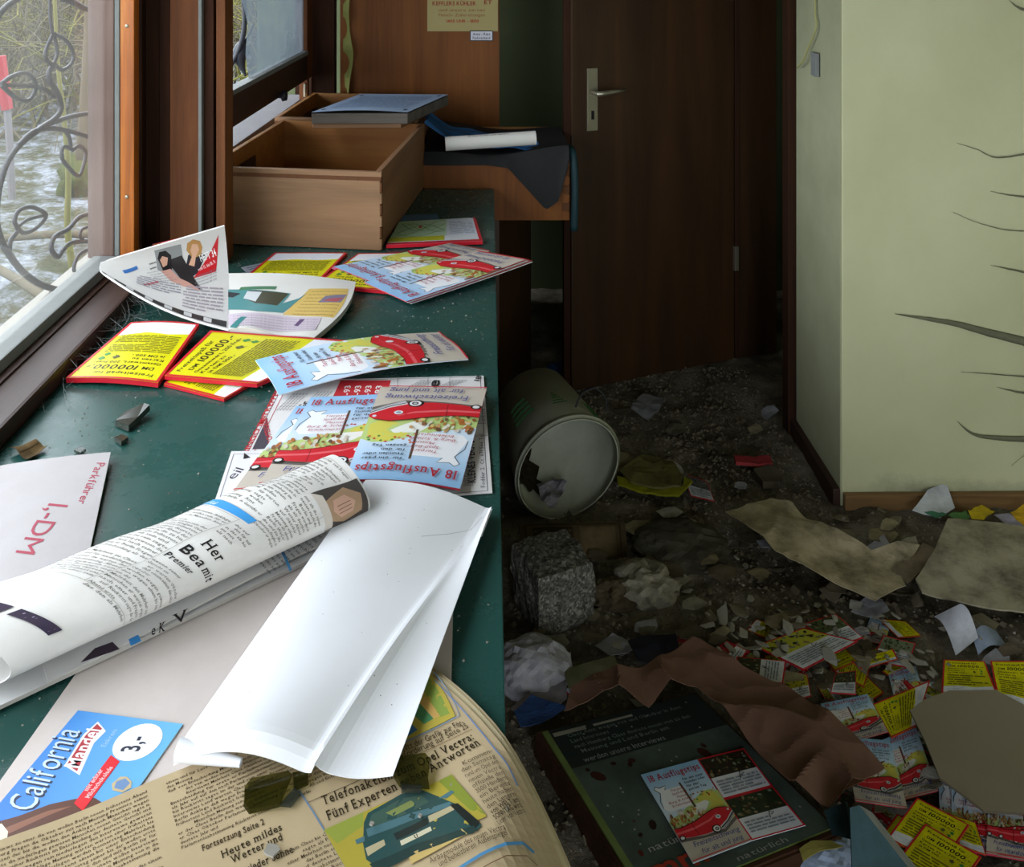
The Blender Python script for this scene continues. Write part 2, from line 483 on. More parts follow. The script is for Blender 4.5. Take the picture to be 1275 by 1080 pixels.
# broken pane: jagged edge at the near end, thickness 4 mm
out = [(0.36, 1.155), (0.985, 1.155), (0.985, 2.2), (0.20, 2.2), (0.235, 1.72), (0.20, 1.60), (0.245, 1.52), (0.235, 1.43), (0.30, 1.40), (0.345, 1.33), (0.325, 1.24)]
V = []; n = len(out)
for off in (-0.018, -0.014):
    for s, z in out:
        p = A2 + d2 * s; q = np.array([d2[1], -d2[0]])
        p = p + q * off
        V.append((p[0] + 0.72, p[1] - 3.1, z - 1.0))
Fc = [tuple(range(n)), tuple(range(2 * n - 1, n - 1, -1))] + [(i, (i + 1) % n, n + (i + 1) % n, n + i) for i in range(n)]
obj_np('broken_pane', V, Fc, M['glass_dirty'], w2, recenter=False)

# back of the room
wb = empty('wall_back', (0.2, 4.3, 0), kind='structure')
wpart('dark_green_wall', -1.02, 1.5, 4.25, 4.33, 0, 2.6, M['dark_wall'], wb)
wpart('outer_corner', -0.75, -0.62, 3.74, 3.84, 0, 2.6, M['dark_wood'], wb)
wpart('post', -0.672, -0.585, 3.66, 3.72, 0.8, 2.5, M['dark_wood'], wb)
wpart('post', -0.71, -0.68, 3.62, 3.66, 0.8, 1.25, M['pillar_wood'], wb)
sbox('wall_corridor', 1.45, 1.53, 3.1, 4.3, 0, 2.6, M['dark_wall'])
sbox('ceiling', -1.02, 2.75, -1.75, 4.35, 2.5, 2.6, M['ceiling'])
wr = empty('wall_rear', (0.8, -1.74, 0), kind='structure')   # wall behind the camera; unseen open doorway added to light the floor
wpart('wall_face', -1.02, 0.35, -1.78, -1.7, 0, 2.5, M['wall'], wr)
wpart('wall_face', 1.35, 2.67, -1.78, -1.7, 0, 2.5, M['wall'], wr)
wpart('added_door_lintel', 0.35, 1.35, -1.78, -1.7, 2.05, 2.5, M['wall'], wr)
sbox('wall_right', 2.67, 2.75, -1.7, 3.1, 0, 2.6, M['wall'])

# yellow-green wall pier on the right, its torn soot webs
wf = empty('wall_front', (1.6, 2.88, 0), 0.012, kind='structure')
box('wall_face', 0.985 - 1.6, 2.70 - 1.6, 2.70 - 2.88, 3.07 - 2.88, 0.0, 2.6, M['wall'], wf, 0.004)
box('return_face', 0.981 - 1.6, 0.986 - 1.6, 2.7015 - 2.88, 3.07 - 2.88, 0.0, 2.5, M['wall_grimy_shaded'], wf, 0.001)
def web(pts, rad):
    P = [at_y(px, py, 2.693) - np.array([1.6, 2.88, 0]) for px, py in pts]
    P = smooth_path(P, 6); n = len(P)
    R = [max(0.0006, rad * (i / (n - 1)) ** 0.8) for i in range(n)]
    V, Fc = tube_geo(P, R, 6)
    V = np.array(V); V[:, 1] = -0.187 + np.clip((V[:, 1] + 0.187) * 0.6, -0.01, 0.006)
    rr = np.array([[0, 0, 0.0015 * nz(v[0] * 120, v[2] * 120)] for v in V])
    obj_np('soot_web', V + rr, Fc, M['web'], wf, smooth=True, recenter=False)
for pts, r in (([(1112, 390), (1150, 396), (1185, 402), (1230, 414), (1285, 428)], 0.014),
               ([(1190, 178), (1215, 186), (1240, 196), (1285, 190)], 0.003),
               ([(1232, 238), (1255, 243), (1285, 246)], 0.003),
               ([(1185, 264), (1215, 277), (1250, 286), (1285, 288)], 0.0018),
               ([(1232, 330), (1255, 335), (1285, 341)], 0.0035),
               ([(1195, 463), (1230, 465), (1285, 470)], 0.0022),
               ([(1240, 482), (1260, 487), (1285, 491)], 0.004),
               ([(1190, 524), (1210, 540), (1240, 545), (1285, 547)], 0.009),
               ([(1255, 0), (1268, 10), (1285, 14)], 0.006),
               ([(1258, 580), (1270, 570), (1285, 560)], 0.001)):
    web(pts, r)
o = sbox('baseboard_right', 0.99, 2.66, 2.682, 2.70, 0.0, 0.052, M['baseboard'], bevel=0.003)
o.rotation_euler.z = 0.012
o = sbox('baseboard_return', 0.962, 0.983, 2.69, 3.08, 0.0, 0.06, M['dark_wood_y'], bevel=0.003)
sbox('trim_1', 0.955, 0.988, 3.07, 3.13, 0, 2.5, M['dark_wood'], bevel=0.004)

# counter
ct = empty('sales_counter', (-0.38, 1.6, 0), 0, 'long green painted counter running under the windows', 'counter')
wpart('counter_top', -0.783, 0.018, 0.2, 3.04, 0.765, 0.80, M['counter'], ct, 0.002)
wpart('front_panel', -0.03, -0.005, 0.25, 3.0, 0.0, 0.765, M['dark_wood_y'], ct)
wpart('end_panel', -0.78, -0.005, 0.22, 0.25, 0.0, 0.765, M['dark_wood'], ct)
wpart('end_panel', -0.78, -0.005, 3.0, 3.03, 0.0, 0.765, M['dark_wood'], ct)

# cabinet beyond the counter, its side panel facing the passage
cb = empty('low_cabinet', (-0.3, 3.3, 0), 0, 'dark wooden cabinet standing past the far end of the green counter', 'cabinet')
bm = bmesh.new()
pts = [(-0.36, -0.19), (0.335, -0.19), (0.455, 0.20), (-0.36, 0.20)]
vb = [bm.verts.new((x, y, 0.0)) for x, y in pts]; vt = [bm.verts.new((x, y, 0.69)) for x, y in pts]
bm.faces.new(vb[::-1]); bm.faces.new(vt)
for i in range(4): bm.faces.new((vb[i], vb[(i + 1) % 4], vt[(i + 1) % 4], vt[i]))
obj_bm('body', bm, M['door_wood'], cb)
box('top_shelf', -0.36, 0.05, -0.17, 0.30, 0.692, 0.838, M['door_wood'], cb)
box('plinth', -0.36, 0.42, -0.2, 0.18, 0.0, 0.06, M['dark_wood'], cb)

# tall wooden panel cupboard with poster and sticker
cp = empty('tall_cupboard', (-0.25, 3.75, 0), 0, 'tall brown wooden cupboard carrying a paper notice behind the open boxes', 'cupboard')
wpart('side_panel', -0.56, 0.042, 3.64, 3.66, 0.0, 2.45, M['panel_wood'], cp)
wpart('body', -0.555, 0.035, 3.66, 4.1, 0.0, 2.44, M['door_wood'], cp)
# small light scar on the panel
wpart('scar', -0.04, -0.032, 3.637, 3.641, 1.445 - 0.02, 1.445 + 0.018, M['bead'], cp)

# door ajar, its handle plate, and the fixed board beside it
D0 = np.array([0.288, 3.33]); D1 = np.array([0.912, 3.575])
dl = np.linalg.norm(D1 - D0); da = math.atan2(D1[1] - D0[1], D1[0] - D0[0])
dr = empty('door_1', (D0[0], D0[1], 0.0), da, kind='structure')
box('door_leaf', 0, dl, 0, 0.04, 0.02, 2.05, M['door_wood'], dr, 0.003)
hp = box('handle_plate', 0.058, 0.099, -0.006, 0.0, 0.915, 1.133, M['metal'], dr, 0.002)
V, Fc = tube_geo([(0.0785, -0.006, 1.05), (0.0785, -0.05, 1.05)], 0.008, 10)
obj_np('handle_neck', V, Fc, M['metal'], hp, smooth=True, recenter=False)
V, Fc = tube_geo([(0.07, -0.05, 1.05), (0.10, -0.052, 1.052), (0.15, -0.05, 1.055), (0.185, -0.046, 1.056)], [0.009, 0.009, 0.007, 0.006], 10)
obj_np('door_handle', V, Fc, M['metal'], hp, smooth=True, recenter=False)
bm = bmesh.new(); add_box(bm, 0.073, 0.084, -0.0075, -0.0055, 0.955, 0.985); obj_bm('keyhole', bm, M['black_cloth'], hp)
for k in range(2): 
    zz = 0.35 + k * 1.3
    box('hinge', dl - 0.004, dl + 0.012, -0.012, 0.004, zz, zz + 0.09, M['metal'], dr, 0.002)
fx = empty('door_side_board', (0.925, 3.585, 0), 0.25, kind='structure')
box('board', 0, 0.165, 0, 0.035, 0.02, 2.05, M['door_wood'], fx, 0.003)
box('jamb', -0.012, 0.004, -0.008, 0.03, 0.0, 2.05, M['dark_wood'], fx, 0.002)
sbox('trim_2', 0.262, 0.284, 3.34, 3.40, 0.0, 2.45, M['dark_wood'], bevel=0.002)

# exterior: frosty ground
def build_ground():
    xs = grid_axis([(-16, -6, 0.5), (-6, -1.0, 0.11)]); ys = grid_axis([(-6, 2.5, 0.6), (2.5, 9, 0.12), (9, 32, 0.6)])
    V = [(x, y, -0.02 + 0.05 * nz(x * 1.3, y * 1.3) + 0.03 * nz(x * 4, y * 4, 2)) for y in ys for x in xs]
    nx = len(xs)
    Fc = [(j * nx + i, j * nx + i + 1, (j + 1) * nx + i + 1, (j + 1) * nx + i) for j in range(len(ys) - 1) for i in range(nx - 1)]
    o = obj_np('ground_outside', V, Fc, M['frost'], smooth=True, recenter=False)
    o['kind'] = 'structure'
build_ground()

# ------------------------------------------------------------------ lettering and printed sheets
class Glyphs:
    cache = {}
    @classmethod
    def get(cls, ch, style):
        k = (ch, style)
        if k in cls.cache: return cls.cache[k]
        cu = bpy.data.curves.new('glyph', 'FONT')
        cu.body = ch; cu.size = 1.0; cu.resolution_u = 1 if style == 'tiny' else 3
        if style == 'tiny': cu.offset = 0.008
        if style in ('bold', 'serif'): cu.offset = 0.012 if style == 'serif' else 0.022
        o = bpy.data.objects.new('glyph', cu); COL.objects.link(o)
        dg = bpy.context.evaluated_depsgraph_get()
        me = o.evaluated_get(dg).to_mesh()
        V = np.array([v.co[:2] for v in me.vertices]) if len(me.vertices) else np.zeros((0, 2))
        me.calc_loop_triangles()
        T = [tuple(t.vertices) for t in me.loop_triangles]
        if style == 'serif' and len(V):
            ed = {}
            for p in me.polygons:
                for e in p.edge_keys: ed[e] = ed.get(e, 0) + 1
            V2 = V.tolist(); T2 = list(T)
            for (a, b), c in ed.items():
                if c != 1: continue
                pa, pb = V[a], V[b]
                L = abs(pa[0] - pb[0])
                if abs(pa[1] - pb[1]) < 0.004 and 0.05 < L < 0.17:
                    y = pa[1]; x0 = min(pa[0], pb[0]) - 0.055; x1 = max(pa[0], pb[0]) + 0.055
                    ylo, yhi = (y, y + 0.045) if y < 0.2 else (y - 0.045, y)
                    i = len(V2); V2 += [[x0, ylo], [x1, ylo], [x1, yhi], [x0, yhi]]
                    T2 += [(i, i + 1, i + 2), (i, i + 2, i + 3)]
            V = np.array(V2); T = T2
        if len(V):
            xmin, xmax = V[:, 0].min(), V[:, 0].max()
            adv = xmax - xmin + 0.09; V = V - [xmin - 0.045, 0]
        else: adv = 0.3
        o.evaluated_get(dg).to_mesh_clear()
        bpy.data.objects.remove(o); bpy.data.curves.remove(cu)
        cls.cache[k] = (V, np.array(T, int).reshape(-1, 3), adv)
        return cls.cache[k]
def layout(s, style):
    Vs = []; Ts = []; x = 0.0; n = 0
    for ch in s:
        if ch == ' ': x += 0.30; continue
        V, T, adv = Glyphs.get(ch, style)
        if len(V):
            Vs.append(V + [x, 0]); Ts.append(T + n); n += len(V)
        x += adv
    if not Vs: return np.zeros((0, 2)), np.zeros((0, 3), int), x
    return np.vstack(Vs), np.vstack(Ts), x

WORDS = ('werden Interviews Entscheidung seiner Parlamentsabstimmung warten Donnerstag wollen Weiter sagte Claes die bis am daß er '
         'deutete in und gewesen Hamburg Rücktritt frühestens sein Amt niederlegen der Meinung einer Mehrheit für das Gericht '
         'Anklage im Oktober wegen den Fragen zu einem neuen Jahr mit von Premiere nach Berlin auf Menschen Abend als erste Land').split()

def patch(c, bend=None, drape=False):
    TL, TR, BR, BL = [np.array(p, float) for p in c]
    def S(u, v):
        u = np.asarray(u, float)[:, None]; v = np.asarray(v, float)[:, None]
        P = (1 - v) * ((1 - u) * TL + u * TR) + v * ((1 - u) * BL + u * BR)
        if bend is not None: P[:, 2] += bend(u[:, 0], v[:, 0])
        if drape: P[:, 2] += np.array([floor_h(x, y) for x, y in P[:, :2]])
        return P
    return S
def subdivide(uv, tris, maxe):
    """split triangles until no edge is longer than maxe (shared cuts keep it watertight)"""
    uv = [tuple(p) for p in uv]; tris = [tuple(t) for t in tris]
    while True:
        cut = {}; any_ = False
        def mid(a, b):
            k = (min(a, b), max(a, b))
            L = math.hypot(uv[a][0] - uv[b][0], uv[a][1] - uv[b][1])
            if L <= maxe: return None
            if k not in cut:
                uv.append(((uv[a][0] + uv[b][0]) / 2, (uv[a][1] + uv[b][1]) / 2)); cut[k] = len(uv) - 1
            return cut[k]
        new = []
        for a, b, c in tris:
            m = (mid(a, b), mid(b, c), mid(c, a))
            k = sum(x is not None for x in m)
            if k == 0: new.append((a, b, c)); continue
            any_ = True
            if k == 3: new += [(a, m[0], m[2]), (m[0], b, m[1]), (m[2], m[1], c), (m[0], m[1], m[2])]
            else:
                for _ in range(3):
                    if k == 1 and m[0] is not None: break
                    if k == 2 and m[2] is None: break
                    a, b, c = b, c, a; m = (m[1], m[2], m[0])
                if k == 1: new += [(a, m[0], c), (m[0], b, c)]
                else: new += [(a, m[0], c), (m[0], m[1], c), (m[0], b, m[1])]
        tris = new
        if not any_: return np.array(uv), np.array(tris)

class Sheet:
    """a sheet or booklet: surface S(u,v), u right and v down as the print reads, normal towards the reader"""
    def __init__(s, S, nx=10, ny=10, t=0.0006, base='#ffffff', edge=None, back=None, curved=False, sub=0.06, stain=None):
        s.S = S; s.V = []; s.C = []; s.F = []; s.n = 0; s.L = 1; s.curved = curved; s.sub = sub
        q = np.linspace(0, 1, 25); h = np.full(25, 0.5)
        s.W = np.linalg.norm(np.diff(S(q, h), axis=0), axis=1).sum(); s.H = np.linalg.norm(np.diff(S(h, q), axis=0), axis=1).sum()
        us = np.linspace(0, 1, nx + 1); vs = np.linspace(0, 1, ny + 1)
        U, Vv = np.meshgrid(us, vs); U = U.ravel(); Vv = Vv.ravel()
        top = S(U, Vv); N = s.normal(U, Vv)
        w = nx + 1
        f = []
        for j in range(ny):
            for i in range(nx):
                a = j * w + i; f.append((a, a + w, a + w + 1, a + 1))
        bc = np.array(srgb(base))
        s._add(top, f, np.tile(bc, (len(top), 1)))
        bot = top - N * t
        s._add(bot, [q[::-1] for q in f], np.tile(srgb(back or base), (len(top), 1)))
        ring = [i for i in range(w)] + [j * w + nx for j in range(1, ny + 1)] + [ny * w + i for i in range(nx - 1, -1, -1)] + [j * w for j in range(ny - 1, 0, -1)]
        m = len(ring)
        s._add(np.vstack([top[ring], bot[ring]]), [(i, (i + 1) % m, m + (i + 1) % m, m + i) for i in range(m)], np.tile(srgb(edge or base), (2 * m, 1)))
    def _add(s, V, Fc, C):
        s.V.append(np.asarray(V)); s.C.append(np.asarray(C))
        s.F += [tuple(i + s.n for i in f) for f in Fc]; s.n += len(V)
    def normal(s, u, v):
        u = np.asarray(u, float); v = np.asarray(v, float); e = 0.004
        du = s.S(u + e, v) - s.S(u - e, v); dv = s.S(u, v + e) - s.S(u, v - e)
        N = np.cross(dv, du); return N / (np.linalg.norm(N, axis=1)[:, None] + 1e-15)
    def put(s, uv, tris, col):
        uv = np.asarray(uv, float)
        if not len(uv): return
        P = s.S(uv[:, 0], uv[:, 1]) + s.normal(uv[:, 0], uv[:, 1]) * ((0.0004 if s.curved else 0.00012) + 0.000022 * s.L)
        s.L += 1
        C = np.array(srgb(col) if isinstance(col, str) or np.ndim(col) == 1 else col)
        if C.ndim == 1: C = np.tile(C, (len(P), 1))
        T = [tuple(t) for t in tris]
        s._add(P, [t[::-1] for t in T], C)
    def poly(s, pts, col, grad=None):
        tri = tessellate_polygon([[Vector((x, y, 0)) for x, y in pts]])
        uv = np.array(pts, float)
        T = []
        for a, b, c in tri:
            A, B, C = uv[a], uv[b], uv[c]
            cr = (B[0] - A[0]) * (C[1] - A[1]) - (B[1] - A[1]) * (C[0] - A[0])
            if abs(cr) < 1e-12: continue
            T.append((a, b, c) if cr > 0 else (a, c, b))
        if not T: return
        if s.curved or grad: uv, T = subdivide(uv, T, s.sub)
        T = [t[::-1] for t in np.asarray(T).tolist()]
        c = col
        if grad: c = np.array([grad(x, y) for x, y in uv])
        s.put(uv, T, c)
    def rect(s, x0, y0, x1, y1, col, grad=None): s.poly([(x0, y0), (x1, y0), (x1, y1), (x0, y1)], col, grad)
    def ell(s, x, y, rx, ry, col, n=14, a=0.0):
        s.poly([(x + rx * math.cos(2 * math.pi * k / n) * math.cos(a) - ry * math.sin(2 * math.pi * k / n) * math.sin(a),
                 y + rx * math.cos(2 * math.pi * k / n) * math.sin(a) + ry * math.sin(2 * math.pi * k / n) * math.cos(a)) for k in range(n)], col)
    def line(s, pts, w, col):
        """stroke of width w (in metres) through pts"""
        P = np.array([(x * s.W, y * s.H) for x, y in pts])
        T = np.gradient(P, axis=0); T /= np.linalg.norm(T, axis=1)[:, None] + 1e-12
        N = np.stack([-T[:, 1], T[:, 0]], 1) * w / 2
        a = (P + N) / [s.W, s.H]; b = (P - N) / [s.W, s.H]
        n = len(P); uv = np.vstack([a, b]); tris = []
        for i in range(n - 1): tris += [(i, i + 1, n + i + 1), (i, n + i + 1, n + i)]
        # keep winding as poly()
        if s.curved: uv, tris = subdivide(uv, tris, s.sub)
        s.put(uv, [tuple(t) for t in np.asarray(tris).tolist()], col)
    def frame(s, x0, y0, x1, y1, w, col):
        wx = w / s.W; wy = w / s.H
        s.rect(x0, y0, x1, y0 + wy, col); s.rect(x0, y1 - wy, x1, y1, col); s.rect(x0, y0, x0 + wx, y1, col); s.rect(x1 - wx, y0, x1, y1, col)
    def text(s, x, y, st, size, col, style='sans', width=None, shear=0.0, rot=0.0, align='l'):
        """baseline start (x,y) in sheet units; size = share of sheet height"""
        V, T, adv = layout(st, style)
        if not len(V): return
        sy = size * s.H; sx = sy if width is None else width * s.W / adv
        X = V[:, 0] * sx + V[:, 1] * sy * shear; Y = -V[:, 1] * sy
        if align == 'c': X = X - adv * sx / 2
        if rot:
            X, Y = X * math.cos(rot) - Y * math.sin(rot), X * math.sin(rot) + Y * math.cos(rot)
        uv = np.stack([x + X / s.W, y + Y / s.H], 1)
        s.put(uv, T, col)
    def para(s, x0, y0, x1, y1, lead, col, glyphs=False, seed=0, ragged=False, clip=None):
        """column of body text; lead = line pitch in metres"""
        r = random.Random(seed); uvs = []; tris = []; n = 0
        size = lead * 0.92
        y = y0 + lead / s.H * 0.8
        while y < y1:
            x = x0 + (0.02 if r.random() < 0.12 else 0.0); end = x1
            if r.random() < 0.14: end = x0 + (x1 - x0) * r.uniform(0.3, 0.9)
            if ragged: end = x0 + (x1 - x0) * r.uniform(0.75, 1)
            if glyphs:
                st = ''; wid = 0
                while True:
                    wd = r.choice(WORDS)
                    w_ = (sum(Glyphs.get(c, 'tiny')[2] for c in wd) + 0.3) * size / s.W
                    if wid + w_ > end - x: break
                    st += wd + ' '; wid += w_
                if st:
                    V, T, adv = layout(st.strip(), 'tiny')
                    k = ((end - x) * s.W / adv) if end == x1 else size
                    k = min(k, size * 1.35)
                    uv = np.stack([x + V[:, 0] * k / s.W, y - V[:, 1] * size / s.H], 1)
                    uvs.append(uv); tris.append(T + n); n += len(uv)
            else:
                while x < end - 0.004:
                    w_ = min(r.uniform(1.2, 5.0) * size / s.W, end - x)
                    h = size * 0.5 / s.H
                    uvs.append(np.array([(x, y - h), (x + w_, y - h), (x + w_, y), (x, y)]))
                    tris.append(np.array([(0, 2, 1), (0, 3, 2)]) + n); n += 4
                    x += w_ + size * 0.42 / s.W
            y += lead / s.H
        if uvs:
            uv = np.vstack(uvs); T = np.vstack(tris)
            s.put(uv, T, col)
    def uv(s, px, py, u=0.5, v=0.5):
        """sheet coordinates of the surface point seen at a pixel (Newton)"""
        def pr(u, v):
            P = s.S(np.array([u]), np.array([v]))[0]
            return np.array([VX + F * P[0] / P[1], VY + F * (CZ - P[2]) / P[1]])
        x = np.array([u, v], float)
        for _ in range(25):
            r = pr(*x) - [px, py]; e = 1e-4
            J = np.stack([(pr(x[0] + e, x[1]) - pr(*x)) / e, (pr(x[0], x[1] + e) - pr(*x)) / e], 1)
            try: d = np.linalg.solve(J, r)
            except np.linalg.LinAlgError: break
            x = x - np.clip(d, -0.25, 0.25)
        return x
    def tb(s, p0, p1, st, size, col, style='sans', shear=0.0, fit=True):
        """text whose baseline runs between two points of the sheet; size in metres"""
        a = s.uv(*p0); b = s.uv(*p1)
        d = (b - a) * [s.W, s.H]; L = np.linalg.norm(d)
        s.text(a[0], a[1], st, size / s.H, col, style, L / s.W if fit else None, shear, math.atan2(d[1], d[0]))
    def ppoly(s, pts, col, grad=None): s.poly([tuple(s.uv(*p)) for p in pts], col, grad)
    def pline(s, pts, w, col): s.line([tuple(s.uv(*p)) for p in pts], w, col)
    def done(s, name, mat, label=None, cat=None, group=None, parent=None):
        V = np.vstack(s.V); C = np.vstack(s.C)
        o = obj_np(name, V, s.F, mat, parent, col=C)
        return tag(o, label, cat, group)

def lerp(a, b, t): return tuple(np.array(srgb(a)) * (1 - t) + np.array(srgb(b)) * t)

def draw_ausflug(s, detail=True, seed=1):
    r = random.Random(seed)
    s.rect(0, 0, 1, 0.75, None, lambda x, y: lerp('#8fbfe8', '#d5e6f6', min(1, y / 0.45)))
    s.poly([(0, .56), (.3, .50), (.5, .44), (.72, .37), (.88, .36), (1, .40), (1, .74), (0, .74)], '#bdd283')
    s.poly([(.55, .50), (.62, .42), (.8, .36), (.95, .42), (.97, .55), (.85, .62), (.7, .56), (.8, .5), (.74, .46)], '#d6cf5c')
    s.poly([(.40, .56), (.5, .47), (.72, .46), (.76, .49), (.66, .55), (.55, .60)], '#eef0ea')
    s.rect(0, .73, 1, 1, '#c9bfb2')
    s.poly([(0, .755), (.4, .80), (.7, .80), (1, .715), (1, .75), (.72, .835), (.35, .82), (0, .79)], '#6a6560')
    # flag with the list
    s.poly([(.12, .26), (.06, .20), (.10, .175), (.15, .20), (.26, .19), (.22, .235), (.49, .235), (.49, .47), (.10, .47), (.04, .42)], '#f4f6fa')
    s.line([(.12, .26), (.06, .20), (.10, .175), (.15, .20), (.26, .19), (.22, .235)], 0.0016, '#3a4656')
    s.line([(.12, .26), (.05, .34), (.04, .42)], 0.0014, '#3a4656')
    s.line([(.50, .20), (.515, .50)], 0.004, '#5b4a38')
    # flowers
    for k in range(16):
        s.ell(r.uniform(.5, .95), r.uniform(.36, .43), .014, .009, r.choice(['#c23a34', '#4f8a3a', '#c23a34', '#d77a50']), 7)
    # the crowd in the car
    for k in range(58):
        s.ell(r.uniform(.03, .60), r.uniform(.50, .67), r.uniform(.012, .035), r.uniform(.010, .022),
              r.choice(['#a9753c', '#c9985c', '#8a5a34', '#d6c07a', '#e8e0d0', '#b5703a', '#6d5640', '#d8cfc0', '#c9a06a']), 8, r.uniform(0, 3))
    # red car
    s.poly([(0, .655), (.12, .665), (.38, .645), (.62, .60), (.80, .58), (.95, .605), (1, .63), (1, .70), (.86, .755), (.70, .79), (.45, .80), (.2, .785), (0, .755)], '#cf2430')
    s.poly([(.0, .70), (.3, .70), (.6, .67), (.8, .62), (.6, .69), (.3, .722), (0, .72)], '#e8636a')
    s.line([(.30, .66), (.31, .785)], 0.001, '#5a1014')
    s.line([(0, .655), (.12, .665), (.38, .645), (.62, .60), (.80, .58), (.95, .605)], 0.0014, '#40100f')
    s.poly([(.68, .775), (.84, .73), (1, .655), (1, .70), (.86, .765), (.72, .815)], '#d3d5d8')
    s.line([(.70, .79), (.85, .745), (1, .675)], 0.0025, '#3a3a40')
    s.line([(.72, .805), (.86, .757), (1, .692)], 0.001, '#5a5a60')
    s.ell(.61, .785, .075, .042, '#1c1c1e'); s.ell(.615, .785, .055, .031, '#e8e8e8'); s.ell(.617, .785, .032, .018, '#3a3a3c'); s.ell(.617, .785, .016, .009, '#c8c8c8')
    s.ell(.05, .765, .05, .026, '#1c1c1e'); s.ell(.05, .765, .032, .016, '#e8e8e8')
    s.ell(.74, .675, .042, .022, '#dfe3e8'); s.ell(.74, .675, .024, .013, '#8d99a8'); s.ell(.95, .635, .02, .012, '#dfe3e8')
    # lettering
    s.text(.05, .125, '18 Ausflugstips', .105, '#b3202c', 'serif', .90)
    for k, w in enumerate(('Tierpark', 'Spaß-Bad', 'Museum', 'Burg & Schloß', 'Erlebnispark')):
        s.text(.47 - .06 * (len(w) / 2.4), .285 + k * .041, w, .036, '#a8283a', 'sans', shear=.2, width=.05 * len(w) * .62)
    for k, w in enumerate(('für ein paar', 'Stunden oder', 'für den', 'ganzen Tag')):
        s.text(.56, .20 + k * .042, w, .034, '#24303c', 'bold', width=.031 * len(w))
    s.text(.14, .885, 'Freizeitschwung', .075, '#35408c', 'sans', .78, shear=.15)
    s.text(.20, .965, 'für alt und jung', .07, '#35408c', 'sans', .70, shear=.15)
    s.rect(0, .990, 1, 1, '#c8303c')

def draw_clover(s, x, y, q, col):
    a = s.H / s.W
    for dx, dy in ((-1, 0), (1, 0), (0, -1), (0, 1)):
        s.ell(x + dx * q * a * .8, y + dy * q * .8, q * a * .75, q * .75, col, 8)
    s.line([(x, y), (x + q * a, y + q * 2)], .0012, col)
def draw_yellow(s, wave=True, border='#c8182a', fine=True):
    s.rect(.03, .02, .97, .98, '#d8d100')
    if wave:
        s.poly([(.03, .80), (.3, .765), (.6, .79), (.97, .74), (.97, .98), (.03, .98)], '#e9ecf4')
        for k in range(3): s.line([(.1, .86 + .035 * k), (.9, .85 + .035 * k)], .0007, '#9fb4d6')
        s.text(.35, .83, 'Name', .02, '#6a80b0')
    ink = '#24240a'
    s.text(.10, .105, 'Freizeitspaß für', .058, ink, 'bold', .68)
    s.text(.14, .205, 'DM', .065, ink, 'bold', .14)
    s.text(.32, .21, '100000.-', .098, ink, 'bold', .60, shear=.15)
    s.text(.10, .275, 'Gesamtwert, 200 Frei-', .048, ink, 'bold', .78)
    s.text(.10, .335, 'Karten zu', .048, ink, 'bold', .38)
    s.text(.12, .395, 'je DM 500.-', .048, ink, 'bold', .40)
    draw_clover(s, .68, .34, .022, '#5a5a28'); draw_clover(s, .84, .32, .02, '#3c8a3c'); draw_clover(s, .82, .39, .018, '#3c8a3c')
    s.para(.10, .43, .90, .755 if wave else .94, 0.0062, '#6e6c12', seed=5)
    for a in ((0, 0, 1, .022), (0, .978, 1, 1), (0, 0, .032, 1), (.968, 0, 1, 1)): s.rect(*a, border)
def draw_photo_page(s, seed=0, dark='#26301f', border='#c8182a'):
    r = random.Random(seed)
    s.rect(.0, .0, 1, 1, border); s.rect(.03, .03, .97, .97, '#dfe2ea')
    s.rect(.03, .03, .97, .50, dark)
    for k in range(40):
        s.ell(r.uniform(.08, .92), r.uniform(.07, .46), r.uniform(.02, .06), r.uniform(.015, .04), r.choice(['#3d4a2a', '#1a2014', '#6a5a3a', '#8a7a58', '#4a2a20', '#2a3a20', '#7d8a70']), 7, r.uniform(0, 3))
    s.para(.08, .58, .92, .92, .006, '#8890a0', seed=seed)
    s.line([(.55, .66), (.6, .52), (.68, .55), (.6, .6)], .0016, '#30343c')

# ------------------------------------------------------------------ things on the counter
def quad(pts, z=0.80, zs=None):
    return [at(px, py, (zs[i] if zs else z)) for i, (px, py) in enumerate(pts)]

# wooden drawers at the far end ------------------------------------------------
def make_drawer(name, loc, rz, w, d, h, label, joints=True, t=0.014, group=None):
    """open box: near side at y=0, right end at x=0, running left and back"""
    r = empty(name, loc, rz, label, 'drawer', group)
    fr = box('front', -w, 0, 0, t, 0, h - 0.022, M['drawer_wood'], r, 0.0012)
    box('front_lip', -w, 0.004, -0.002, t, h - 0.022, h - 0.012, M['endgrain'], r, 0.001)
    box('front_lip', -w, 0.004, -0.001, t, h - 0.012, h, M['drawer_wood'], r, 0.001)
    box('back', -w, 0, d - t, d, 0, h, M['drawer_inside'], r, 0.0012)
    box('side', -t, 0, t, d - t, 0, h, M['drawer_wood_y'], r, 0.0012)
    box('side', -w, -w + t, t, d - t, 0, h, M['drawer_inside'], r, 0.0012)
    box('bottom', -w + t, -t, t, d - t, 0.008, 0.014, M['drawer_inside'], r, 0.0)
    if joints:
        n = 6; hh = (h - 0.024) / n
        for k in range(n):
            m = M['endgrain'] if k % 2 else M['drawer_wood']
            box('finger_joint', -0.001, 0.0045, 0.0005, t + 0.001, k * hh + 0.0012, (k + 1) * hh - 0.0012, m, fr, 0.0008)
    return r
make_drawer('wooden_drawer', (-0.278, 2.47, 0.802), -0.125, 0.47, 0.60, 0.20, 'large open oak drawer with finger joints standing on the far counter')
make_drawer('wooden_drawer', (-0.23, 3.10, 0.84), -0.1, 0.47, 0.45, 0.165, 'second empty drawer partly hidden behind the large oak drawer', False)

